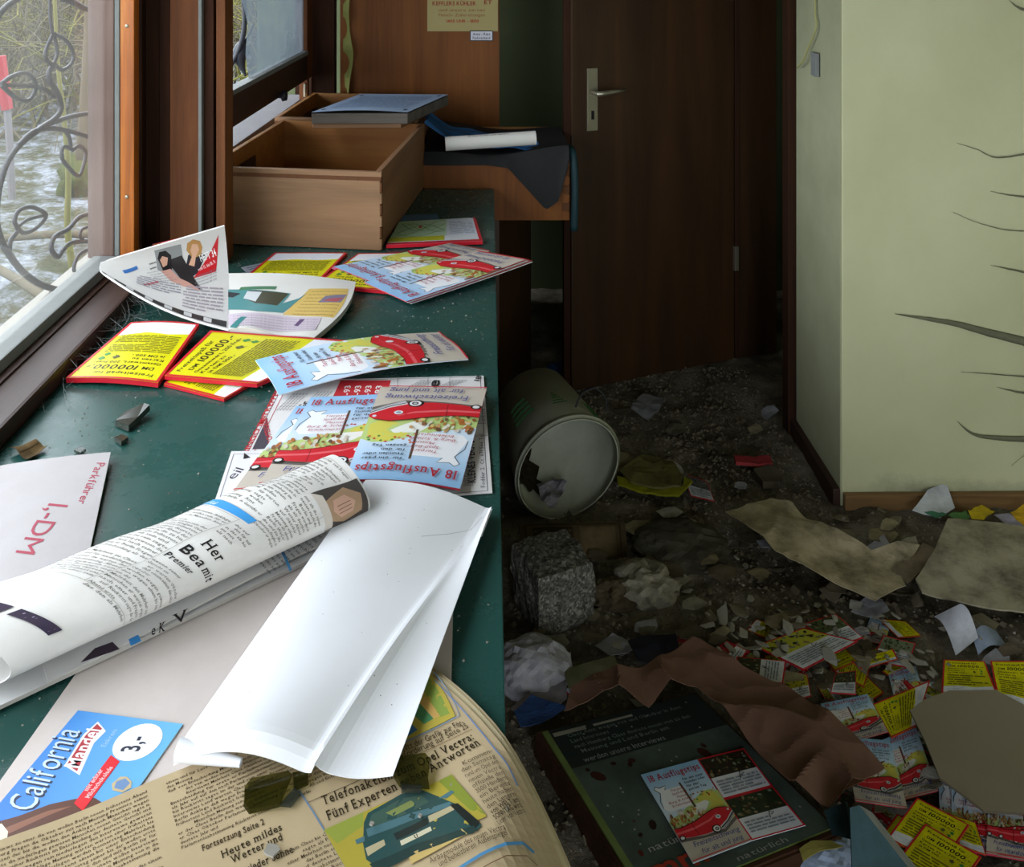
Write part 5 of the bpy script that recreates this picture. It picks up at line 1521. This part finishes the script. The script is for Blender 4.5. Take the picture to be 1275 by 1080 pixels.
# framed board with leaflets -----------------------------------------------------------------
def framed_board():
    TL, TR, BR, BL = (atf(675, 912, .068), atf(866, 864, .068), atf(1038, 1030, .068), atf(806, 1125, .068))
    root = empty('framed_board', (.35, 1.78, .015), 0, 'dark framed display board lying on the floor with leaflets on it', 'board')
    O = np.array(root.location)
    pts = [BL, BR, TR, TL]
    bm = bmesh.new(); c = np.mean(pts, axis=0)
    hi = [bm.verts.new(tuple(c + (p - c) * 1.06 - [0, 0, .004] - O)) for p in pts]; lo = [bm.verts.new((*((c + (p - c) * 1.07)[:2] - O[:2]), .0)) for p in pts]
    bm.faces.new(hi); bm.faces.new(lo[::-1])
    for i in range(4): bm.faces.new((lo[i], lo[(i + 1) % 4], hi[(i + 1) % 4], hi[i]))
    bmesh.ops.bevel(bm, geom=list(bm.edges), offset=.004, segments=2, affect='EDGES')
    obj_bm('frame', bm, M['board_edge'], root)
    s = Sheet(patch([TL, TR, BR, BL]), 10, 10, .003, '#3a4440', edge='#5a6a30')
    s.rect(0, 0, 1, .26, '#222c2a'); s.rect(0, .26, 1, 1, None, lambda x, y: lerp('#39443f', '#5c6a62', max(0, min(1, .5 + .8 * nz(x * 3, y * 4, 2)))))
    s.rect(0, 0, .035, 1, '#6f8048')
    s.para(.12, .045, .85, .22, .013, '#6f7a74', True, 41); s.text(.12, .245, 'werden unsere Interviews', .045, '#8c948e', 'sans', .5)
    s.rect(.05, .025, .25, .05, '#9c9a8c'); s.rect(.3, .03, .55, .045, '#9c9a8c')
    r = random.Random(9)
    for k in range(26):
        x, y, q = r.uniform(.1, .9), r.uniform(.25, .95), r.uniform(.008, .03)
        s.ell(x, y, q, q * r.uniform(.6, 1.6), r.choice(['#3c1c14', '#57291c', '#2c1812']), 8, r.uniform(0, 3))
    for k in range(30):
        x, y = r.uniform(.05, .95), r.uniform(.02, .95); s.ell(x, y, .005, .005, '#a8a8a0', 6)
    s.text(.14, .80, 'natürlich', .05, '#a4a8a2', 'sans', .28); s.text(.08, .93, 'mm', .14, '#a83a28', 'bold', .30)
    s.text(.86, .93, '5', .07, '#d0d0cc', 'bold'); s.text(.48, .985, 'natürlich', .04, '#a4a8a2', 'sans', .28)
    o = s.done('poster', M['dirty'], parent=root); o.location = o.location - root.location
M['board_edge'] = mat_wood('brown_board_edge', '#241710', '#3d281c', '#553a2a', 'x', 1.0, 0.8, .1)
framed_board()
def on_board(pts): return [atf(px, py, .073) for px, py in pts]
s = Sheet(patch(on_board([(798, 965), (868, 946), (936, 1047), (863, 1075)])), 8, 8, .0012, '#c9d4e0'); draw_ausflug(s, seed=8)
s.done('trip_brochure', M['gloss'], 'trip brochure with red car lying on the framed board', 'brochure', 'trip brochures on the floor')
root = empty('photo_leaflet', tuple(atf(932, 990, .072)), 0, 'unfolded leaflet with two red bordered photo pages on the framed board', 'leaflet')
for k, pts in enumerate(([(868, 946), (926, 932), (962, 979), (900, 996)], [(900, 996), (962, 979), (1003, 1028), (936, 1047)])):
    s = Sheet(patch(on_board(pts)), 8, 8, .001, '#dfe2ea', sub=.15); draw_photo_page(s, 3 + k, ['#2a2218', '#24301c'][k])
    o = s.done('page', M['gloss'], parent=root); o.location = o.location - root.location

# brown wrapping paper ---------------------------------------------------------------------
scrap('brown_paper', [(703, 893), (712, 868), (760, 858), (800, 850), (832, 830), (862, 811), (885, 822), (925, 845), (985, 868), (1015, 893), (1060, 920), (1102, 958), (1060, 985), (1030, 1004), (985, 985), (940, 935), (905, 898), (868, 866), (835, 868), (808, 892), (770, 882)], .075, .036, 6, '#735648', M['kraft'] if 'kraft' in M else M['dirty'], 'crumpled brown wrapping paper over the top of the framed board', 'paper', seed=6, t=.0015, maxe=.010, follow=.4, rw=.8)
scrap('brown_paper', [(1028, 998), (1045, 968), (1102, 956), (1075, 982), (1035, 1002)], .06, .008, 7, '#7a553c', M['dirty'], 'folded corner strip of brown paper below the big crumpled one', 'paper', seed=8, t=.0012)

# teal folder and bluish rag ------------------------------------------------------------------
def folder():
    root = empty('teal_folder', tuple(atf(1090, 1060, .02)), 0, 'teal grey folder standing half open at the bottom edge', 'folder')
    O = np.array(root.location)
    def slab(nm, P, t, col):
        s = Sheet(patch(P), 4, 4, t, col); o = s.done(nm, M['dirty'], parent=root); o.location = o.location - root.location
    A = [atf(1058, 1006, .16), atf(1070, 1003, .16), atf(1140, 1092, .10), atf(1062, 1100, .10)]
    slab('cover', A, .004, '#46626a')
    B = [atf(1026, 1010, .10), atf(1053, 999, .14), atf(1061, 1046, .10), atf(1036, 1040, .07)]
    slab('cover', B, .004, '#2c444a')
    Cq = [atf(1070, 1003, .16), atf(1086, 1012, .13), atf(1152, 1094, .06), atf(1140, 1092, .10)]
    slab('spine', Cq, .003, '#a2a6ac')
folder()
ball('bluish_rag', 1030, 1072, .055, .5, '#a3b2cc', M['dirty'], 'pale bluish rag between the framed board and the teal folder', 'rag', 8, depth=.4)
scrap('yellow_rag', [(995, 1068), (1010, 1058), (1035, 1055), (1050, 1062), (1020, 1070), (1000, 1082)], .03, .01, 12, '#a39a52', M['dirty'], 'yellowish paper behind the bluish rag', 'paper', seed=9)

# leaflets on the floor -----------------------------------------------------------------------
GF = 'yellow prize leaflets on the floor'
def flat(pts, lift):
    P = [atf(px, py, .025 + lift) for px, py in pts]
    P = P + [sum(P) / 4]
    z = max(floor_h(p[0], p[1]) for p in P) + lift * .8 + .004
    return [np.array([p[0], p[1], z]) for p in P[:4]]
def fyellow(pts, lift, label, **k):
    s = Sheet(patch(flat(pts, lift)), 6, 6, .002, '#d8d100', edge=RED, sub=.14)
    draw_yellow(s, **k)
    return s.done('yellow_leaflet', M['dirty'], label, 'leaflet', GF)
fyellow([(1110, 914), (1086, 873), (1158, 843), (1140, 900)], .03, 'yellow prize leaflet between the brown paper and the grey cardboard')
fyellow([(1175, 823), (1226, 825), (1243, 868), (1172, 864)], .02, 'yellow prize leaflet behind the grey cardboard')
fyellow([(1233, 822), (1290, 822), (1312, 892), (1243, 872)], .022, 'yellow prize leaflet at the right edge above the cardboard')
fyellow([(1060, 823), (1112, 808), (1118, 820), (1072, 833)], .02, 'small looking yellow leaflet among the white plaster bits')
fyellow([(1117, 1007), (1184, 1042), (1150, 1095), (1078, 1060)], .030, 'yellow prize leaflet lowest in the trio at the bottom edge')
fyellow([(1142, 992), (1207, 1026), (1172, 1078), (1105, 1042)], .035, 'yellow prize leaflet rearmost in the trio at the bottom edge')
fyellow([(1152, 1021), (1222, 1062), (1180, 1120), (1108, 1078)], .041, 'yellow prize leaflet on top of the trio at the bottom edge')
fyellow([(1180, 1010), (1215, 1022), (1228, 1062), (1195, 1050)], .028, 'yellow leaflet slipped behind the trio, only its corner out')
GT = 'trip brochures on the floor'
def fbroch(pts, lift, label, seed=1):
    s = Sheet(patch(flat(pts, lift)), 6, 6, .0015, '#c9d4e0', edge='#c83048', sub=.16)
    draw_ausflug(s, seed=seed)
    return s.done('trip_brochure', M['dirty'], label, 'brochure', GT)
fbroch([(1022, 880), (1080, 868), (1106, 915), (1040, 935)], .022, 'trip brochure under the tip of the brown wrapping paper', 3)
fbroch([(1090, 925), (1140, 905), (1168, 985), (1110, 1000)], .018, 'trip brochure half under the left rim of the grey cardboard', 4)
fbroch([(1050, 920), (1108, 925), (1130, 1010), (1065, 1000)], .026, 'trip brochure with blue handwriting right of the brown paper', 5)
for k in range(6):
    fbroch([(1168 + 16 * k, 960 + 2 * k), (1226 + 16 * k, 975 + 2 * k), (1232 + 14 * k, 1066 + 1.5 * k), (1172 + 14 * k, 1056 + 1.5 * k)], .010 + .003 * k, ['leftmost', 'second from left', 'third from left', 'third from right', 'second from right', 'rightmost'][k] + ' of the fanned trip brochures below the grey cardboard', 6 + k)
# white leaflets with red border and photo leaflets among the plaster
def fphoto(pts, lift, label, seed, dark='#3a3a2a'):
    s = Sheet(patch(flat(pts, lift)), 6, 6, .0015, '#c9ccd4', edge=RED, sub=.18)
    draw_photo_page(s, seed, dark)
    return s.done('photo_leaflet', M['dirty'], label, 'leaflet', 'photo leaflets on the floor')
fphoto([(915, 852), (917, 826), (979, 832), (975, 860)], .03, 'red bordered photo leaflet at the tip of the brown paper', 11)
fphoto([(940, 812), (1000, 789), (1068, 806), (1000, 842)], .022, 'white red bordered leaflet buried under plaster bits', 12, '#b8b838')
fphoto([(1000, 783), (1040, 770), (1075, 800), (1040, 812)], .018, 'red bordered leaflet behind the plaster bits', 13, '#51603c')
fphoto([(1040, 842), (1066, 838), (1066, 868), (1034, 866)], .028, 'little red framed picture leaflet among the plaster', 14)
fphoto([(880, 825), (905, 808), (930, 820), (915, 845)], .018, 'red leaflet corner above the brown paper', 15, '#a02c34')
fphoto([(975, 850), (1005, 845), (1010, 872), (982, 880)], .02, 'red leaflet scrap right of the photo leaflet', 16, '#a8a020')
fphoto([(805, 815), (850, 800), (880, 815), (870, 828)], .012, 'red and white leaflet beside the dark navy cloth', 17, '#8a2430')
fphoto([(1100, 790), (1140, 800), (1130, 830), (1085, 822)], .015, 'pale red rimmed leaflet left of the upright white paper', 18, '#6f7a60')
fphoto([(850, 590), (880, 600), (890, 625), (860, 618)], .012, 'faded picture leaflet before the stained sheet', 19, '#5a5a60')
fphoto([(690, 850), (735, 838), (760, 862), (715, 880)], .006, 'faded leaflet under the green bordered leaflet', 20)
# random paper scraps between them
r5 = random.Random(31)
cols = ['#8c8878', '#6f6a5c', '#a09c94', '#565040', '#7a7058', '#94949c', '#63584a', '#8d8468']
spots = [(r5.uniform(790, 1260), r5.uniform(640, 860)) for _ in range(34)] + [(r5.uniform(660, 900), r5.uniform(700, 850)) for _ in range(22)] + [(r5.uniform(900, 1275), r5.uniform(860, 1075)) for _ in range(16)] + [(r5.uniform(760, 980), r5.uniform(470, 640)) for _ in range(10)]
for k, (px, py) in enumerate(spots):
    n = r5.randint(5, 7); q = r5.uniform(9, 24); a0 = r5.uniform(0, 6)
    pts = [(px + math.cos(a0 + 6.283 * i / n) * q * r5.uniform(.6, 1.3), py + math.sin(a0 + 6.283 * i / n) * q * .6 * r5.uniform(.6, 1.3)) for i in range(n)]
    scrap('paper_scrap', pts, .004, .010, 16, r5.choice(cols), M['stained'] if k % 3 else M['dirty'], 'small dirty paper scrap trodden into the floor rubble', 'paper', seed=k * .7, group='dirty paper scraps on the floor', maxe=.02)
# plaster chips: eight shapes shared by all copies
def chip_mesh(k):
    r = random.Random(100 + k); bm = bmesh.new()
    for i in range(14):
        a = r.uniform(0, 6.283); q = r.uniform(.5, 1.1)
        bm.verts.new((q * math.cos(a), q * math.sin(a) * r.uniform(.6, 1), r.uniform(0, .55)))
    h = bmesh.ops.convex_hull(bm, input=list(bm.verts))
    bmesh.ops.delete(bm, geom=[v for v in bm.verts if not v.link_faces], context='VERTS')
    me = bpy.data.meshes.new('plaster_chip'); bm.to_mesh(me); bm.free(); me.materials.append(M['plaster'] if k < 6 else M['grit'])
    return me
chips = [chip_mesh(k) for k in range(9)]
r6 = random.Random(12)
def gauss_spot(): 
    t = r6.random()
    if t < .5: return r6.gauss(1010, 60), r6.gauss(815, 32)
    if t < .62: return r6.gauss(905, 40), r6.gauss(785, 20)
    if t < .75: return r6.gauss(1150, 50), r6.gauss(835, 25)
    return r6.uniform(760, 1270), r6.uniform(640, 1060)
for k in range(160):
    px, py = gauss_spot(); c = atf(px, py)
    if c[0] < .05 or c[1] > 2.66: continue
    o = bpy.data.objects.new('plaster_chip', chips[k % 6 if r6.random() < .85 else 6 + k % 3]); COL.objects.link(o)
    q = r6.uniform(.005, .014) * (1.5 if r6.random() < .15 else 1); o.scale = (q * r6.uniform(.8, 2.0), q, q * r6.uniform(.5, 1))
    o.rotation_euler = (r6.uniform(-.3, .3), r6.uniform(-.3, .3), r6.uniform(0, 6.28))
    hgt = .026 if 880 < px < 1240 and 770 < py < 880 else .006
    o.location = (c[0], c[1], floor_h(c[0], c[1]) + hgt * r6.uniform(.7, 1.15))
    dark = o.data in chips[6:]
    tag(o, 'brown clod of dirt in the floor rubble' if dark else 'white plaster chip scattered in the floor rubble', 'clod' if dark else 'plaster chip', 'dirt clods on the floor' if dark else 'plaster chips on the floor')
for k in range(110):   # clods of dirt and rubble on the mound by the bucket and the stained sheet
    px, py = r6.uniform(650, 1150), r6.uniform(540, 830); c = atf(px, py)
    if c[0] < .05 or c[1] > 2.66 or (abs(c[0] - .2) < .17 and c[1] > 2.42): continue
    o = bpy.data.objects.new('dirt_clod', chips[6 + k % 3]); COL.objects.link(o)
    q = r6.uniform(.010, .032); o.scale = (q * r6.uniform(.8, 1.6), q, q * r6.uniform(.4, .9)); o.rotation_euler = (r6.uniform(-.4, .4), r6.uniform(-.4, .4), r6.uniform(0, 6.28))
    o.location = (c[0], c[1], floor_h(c[0], c[1]) - .003)
    tag(o, 'brown clod of dirt in the floor rubble', 'clod', 'dirt clods on the floor')
src = [o for o in list(COL.objects) if o.get('group') in ('photo leaflets on the floor', 'yellow prize leaflets on the floor', 'trip brochures on the floor') and o.type == 'MESH' and o.location.z < .12 and o.location.x > .4]
for k in range(26):   # more leaflets of the same kinds, half buried between the others
    o0 = src[k % len(src)]; o = o0.copy(); COL.objects.link(o)
    px, py = (r6.uniform(890, 1130), r6.uniform(775, 870)) if k < 14 else (r6.uniform(1020, 1270), r6.uniform(850, 1070))
    c = atf(px, py); o.rotation_euler = (r6.uniform(-.05, .05), r6.uniform(-.05, .05), r6.uniform(0, 6.28)); q = r6.uniform(.45, .8); o.scale = (q, q, 1)
    o.location = (c[0], c[1], floor_h(c[0], c[1]) + .004)
    o.name = 'leaflet_scrap'; tag(o, 'torn half-buried leaflet piece among the floor rubble', 'leaflet', 'torn leaflets on the floor')
def fsamp(x0, x1, y0, y1):
    def f(r):
        x, y = r.uniform(x0, x1), r.uniform(y0, y1)
        if x > .94 and y > 2.64: x = r.uniform(x0, .94)
        return x, y, floor_h(x, y) - .001
    return f
crumbs('floor_grit', M['grit'], 9000, fsamp(.03, 1.55, 1.6, 3.5), .002, .012, 8, 'loose brown grit covering the dirty floor', 'grit')
crumbs('plaster_dust', M['plaster'], 3500, fsamp(.10, 1.5, 1.6, 3.5), .001, .006, 9, 'fine pale plaster grit covering the floor', 'grit')

# cable and tag at the wall corner ---------------------------------------------------------------
V, Fc = tube_geo(smooth_path([at_x(1016, -40, .976), at_x(1015, 10, .974), at_x(1016, 35, .970), at_x(1006, 60, .966), at_x(1000, 75, .962), at_x(993, 84, .962)], 6), .0028, 8)
cbl = obj_np('hanging_cable', V, Fc, M['cable'] if 'cable' in M else M['bead'], smooth=True); tag(cbl, 'thin pale cable hanging at the wall corner by the doorway', 'cable')
pt = at_x(1016, 80, .975)
o = box('wall_tag', .966, .978, pt[1] - .02, pt[1] + .02, pt[2] - .035, pt[2] + .035, M['bead']); tag(o, 'small grey tag below the hanging cable', 'tag')

# ------------------------------------------------------------------ outside the windows
GX = -1.0
def gp(px, py): return at_x(px, py, GX)
gr = empty('iron_grille', (-1.0, 1.9, .9), 0, 'wrought iron scroll grille with leaves outside the front window', 'grille')
def bar(nm, pts, rad=.006, parent=gr, n=7):
    P = smooth_path([gp(*p) for p in pts], n)
    V, Fc = tube_geo(P, rad, 6)
    return obj_np(nm, np.array(V) - np.array(gr.location), Fc, M['iron'], parent, smooth=True, recenter=False)
bar('scroll', [(62, -30), (62, 0), (63, 25), (66, 45)], .004)
bar('scroll', [(68, 80), (61, 90), (63, 102), (72, 117), (76, 135), (68, 148), (50, 160), (25, 180), (8, 205), (-2, 240), (-4, 275), (2, 300), (12, 318), (30, 340), (52, 355), (76, 362)], .007)
bar('leaf', [(66, 42), (58, 60), (57, 72), (65, 80), (71, 68), (69, 50), (66, 42)], .005)
bar('leaf', [(67, 42), (82, 50), (91, 66), (89, 79), (78, 87), (70, 82)], .005)
bar('leaf', [(2, 104), (15, 95), (32, 91), (43, 100), (43, 115), (35, 125), (22, 123), (8, 112), (2, 106)], .005)
bar('stem', [(5, 106), (35, 107), (55, 111), (68, 121)], .005)
bar('scroll', [(22, 182), (50, 160), (85, 146), (112, 141)], .006)
bar('scroll', [(22, 182), (40, 165), (60, 160), (85, 163), (112, 171)], .006)
bar('stem', [(80, 162), (86, 170), (88, 182)], .005)
bar('leaf', [(90, 186), (79, 183), (77, 196), (85, 208), (98, 219), (105, 202), (106, 188), (98, 182), (90, 187)], .005)
bar('leaf', [(12, 318), (13, 300), (22, 287), (18, 275), (24, 262), (40, 258), (57, 268), (45, 284), (30, 290), (22, 285)], .005)
bar('stem', [(24, 281), (36, 273), (57, 268)], .004)
bar('scroll', [(112, 266), (98, 271), (85, 285), (68, 295), (64, 310), (72, 320), (78, 312), (88, 303), (112, 300)], .006)
bar('leaf', [(112, 282), (102, 286), (100, 295), (108, 302)], .004)
bar('scroll', [(-6, 26), (2, 14), (12, 5), (26, -4)], .007)
bar('scroll', [(78, -2), (92, 3), (104, 10), (114, 12)], .008)
bar('scroll', [(112, 310), (98, 318), (92, 335), (99, 347), (112, 350)], .005)
# grille scroll at the far window
fg = empty('iron_grille', (-.98, 3.3, 1.0), 0, 'dark iron scroll outside the broken far window', 'grille')
P = smooth_path([at_y(262, 108, 3.4), at_y(285, 84, 3.4), at_y(298, 60, 3.4), at_y(304, 35, 3.4), at_y(304, 8, 3.4), at_y(300, -20, 3.4)], 6)
V, Fc = tube_geo(P, .009, 8); obj_np('scroll', np.array(V) - np.array(fg.location), Fc, M['iron'], fg, smooth=True, recenter=False)
P = smooth_path([at_y(306, 95, 3.42), at_y(299, 75, 3.42), at_y(300, 58, 3.42), at_y(309, 45, 3.42), at_y(316, 30, 3.42)], 6)
V, Fc = tube_geo(P, [.004 + .022 * math.sin(math.pi * min(1, i / 18)) ** 2 for i in range(len(P))], 8); obj_np('leaf', np.array(V) - np.array(fg.location), Fc, M['iron'], fg, smooth=True, recenter=False)

# marker stake with red band
mp_ = at(14, 248, 0.0)
mk = empty('marker_stake', (mp_[0], mp_[1], 0), 0, 'grey stake with a red band in the frosty garden', 'stake')
Yk = mp_[1]
def k_at(px, py): return at_y(px, py, Yk) - np.array([mp_[0], Yk, 0])
V, Fc = tube_geo([k_at(15, 248), k_at(12, 180), k_at(9, 136)], .022, 8); obj_np('stake', V, Fc, M['stake'], mk, recenter=False)
V, Fc = tube_geo([k_at(9, 136), k_at(4, 100), k_at(0, 70)], .034, 8); obj_np('red_band', V, Fc, M['red'], mk, recenter=False)

def branches(r, base, d, L, rad, depth, V, Fc, spread):
    n = 5; P = [np.array(base)]; d = d / np.linalg.norm(d)
    for i in range(n - 1):
        d = d + np.array([r.gauss(0, .16), r.gauss(0, .16), r.gauss(0, .12) - .03 * (depth == 0)]); d /= np.linalg.norm(d)
        P.append(P[-1] + d * L / (n - 1))
    v, f = tube_geo(P, np.linspace(rad, rad * .5, n), 4)
    b = len(V); V += v; Fc += [tuple(i + b for i in q) for q in f]
    if depth == 0: return
    for k in range(r.randint(3, 5)):
        i = r.randint(1, n - 1); dd = d + np.array([r.gauss(0, spread), r.gauss(0, spread), r.gauss(0, spread * .7)])
        branches(r, P[i], dd, L * r.uniform(.5, .8), rad * .55, depth - 1, V, Fc, spread)
def shrub(px_dir, Y, n, h, mat, seed, label, depth=2, rad=.018, group='bare shrubs in the garden'):
    r = random.Random(seed); V = []; Fc = []
    x = px_dir * Y
    for k in range(n):
        b = (x + r.gauss(0, .35), Y + r.gauss(0, .35), -.05)
        branches(r, b, np.array([r.gauss(0, .45), r.gauss(0, .45), 1.0]), h * r.uniform(.5, 1), rad * r.uniform(.5, 1.1), depth, V, Fc, .75)
    tag(obj_np('bare_shrub', V, Fc, mat), label, 'shrub', group)
for k, (q, Y, n, h, m) in enumerate(((-.50, 8.2, 22, 1.5, 'twig'), (-.46, 8.8, 22, 1.6, 'twig_y'), (-.425, 8.0, 20, 1.5, 'twig'), (-.51, 10.5, 24, 2.2, 'twig'), (-.46, 11.0, 24, 2.2, 'twig'), (-.42, 11.5, 24, 2.2, 'twig_y'),
                                     (-.27, 8.5, 22, 1.8, 'twig'), (-.22, 9.0, 22, 1.8, 'twig_y'), (-.24, 11.5, 22, 2.2, 'twig'))):
    shrub(q, Y, n, h, M[m], 40 + k, 'leafless tangled shrub in the garden behind the iron grilles')
# fence-like hedge bank far behind, so that no sky shows between the shrubs
def bank():
    V = []; Fc = []; xs = np.linspace(-14, -1.5, 70); zs = np.linspace(0, 1, 12)
    for z in zs:
        for x in xs: V.append((x, 14 + 2.5 * z + .5 * nz(x, z * 4), -.1 + 3.2 * z + .25 * nz(x * 1.5, z * 6, 4)))
    n = len(xs)
    for j in range(len(zs) - 1):
        for i in range(n - 1): a = j * n + i; Fc.append((a, a + 1, a + n + 1, a + n))
    o = obj_np('hedge_bank_outside', V, Fc, M['bank'], smooth=True, recenter=False); o['kind'] = 'structure'
# sapling, fallen branch, mossy trunk
sp = at(93, 346, 0.0)
V, Fc = tube_geo(smooth_path([at_y(93, 346, sp[1]), at_y(88, 318, sp[1]), at_y(84, 280, sp[1]), at_y(85, 215, sp[1]), at_y(80, 150, sp[1]), at_y(72, 80, sp[1]), at_y(68, 0, sp[1]), at_y(60, -120, sp[1])], 5), np.linspace(.018, .006, 36), 7)
tag(obj_np('sapling', V, Fc, M['twig_y'], smooth=True), 'thin yellowish sapling stem right behind the grille', 'sapling')
for k, (pa, pb) in enumerate((((5, 297), (112, 292)), ((-10, 330), (66, 378)))):
    P = [at(pa[0], pa[1], .05), at((pa[0] + pb[0]) / 2, (pa[1] + pb[1]) / 2 - 2, .06), at(pb[0], pb[1], .04)]
    V, Fc = tube_geo(smooth_path(P, 6), .02, 7)
    tag(obj_np('fallen_branch', V, Fc, M['twig'], smooth=True), ['fallen branch lying level across the frosty grass', 'fallen branch slanting towards the window sill'][k], 'branch')
tk = at(100, 235, 0.0)
tr_ = empty('mossy_tree', (tk[0], tk[1], -.05), 0, 'slender tree with a mossy foot beside the window stile', 'tree')
V, Fc = tube_geo([(0, 0, 0), (.02, 0, .4), (.05, 0, 1.0), (.10, 0, 2.6)], [.06, .035, .028, .02], 9); obj_np('trunk', V, Fc, M['twig'], tr_, smooth=True, recenter=False)
bm = bmesh.new(); bmesh.ops.create_icosphere(bm, subdivisions=3, radius=.13)
for v in bm.verts: v.co = v.co * (1 + .9 * nz(v.co.x * 22, v.co.y * 22, v.co.z * 9)); v.co.z = v.co.z * 1.1 + .10
obj_bm('moss', bm, M['moss'], tr_, smooth=True)
bank()

# cobweb in the corner between sill and leaflets
r9 = random.Random(77); V = []; Fc = []
for k in range(46):
    y0 = r9.uniform(1.75, 2.15); y1 = y0 + r9.uniform(-.12, .1)
    A = np.array([-.786, y0, r9.uniform(.815, .835)]); B = np.array([-.74 + r9.uniform(-.03, .05), y1, .803 + r9.uniform(0, .006)])
    Mi = (A + B) / 2 + [r9.gauss(0, .008), r9.gauss(0, .015), -.004]
    v, f = tube_geo(smooth_path([A, Mi, B], 4), .00035, 3); b = len(V); V += v; Fc += [tuple(i + b for i in q) for q in f]
tag(obj_np('cobweb', V, Fc, M['bead']), 'grey cobweb between the window sill and the counter', 'cobweb', kind='stuff')
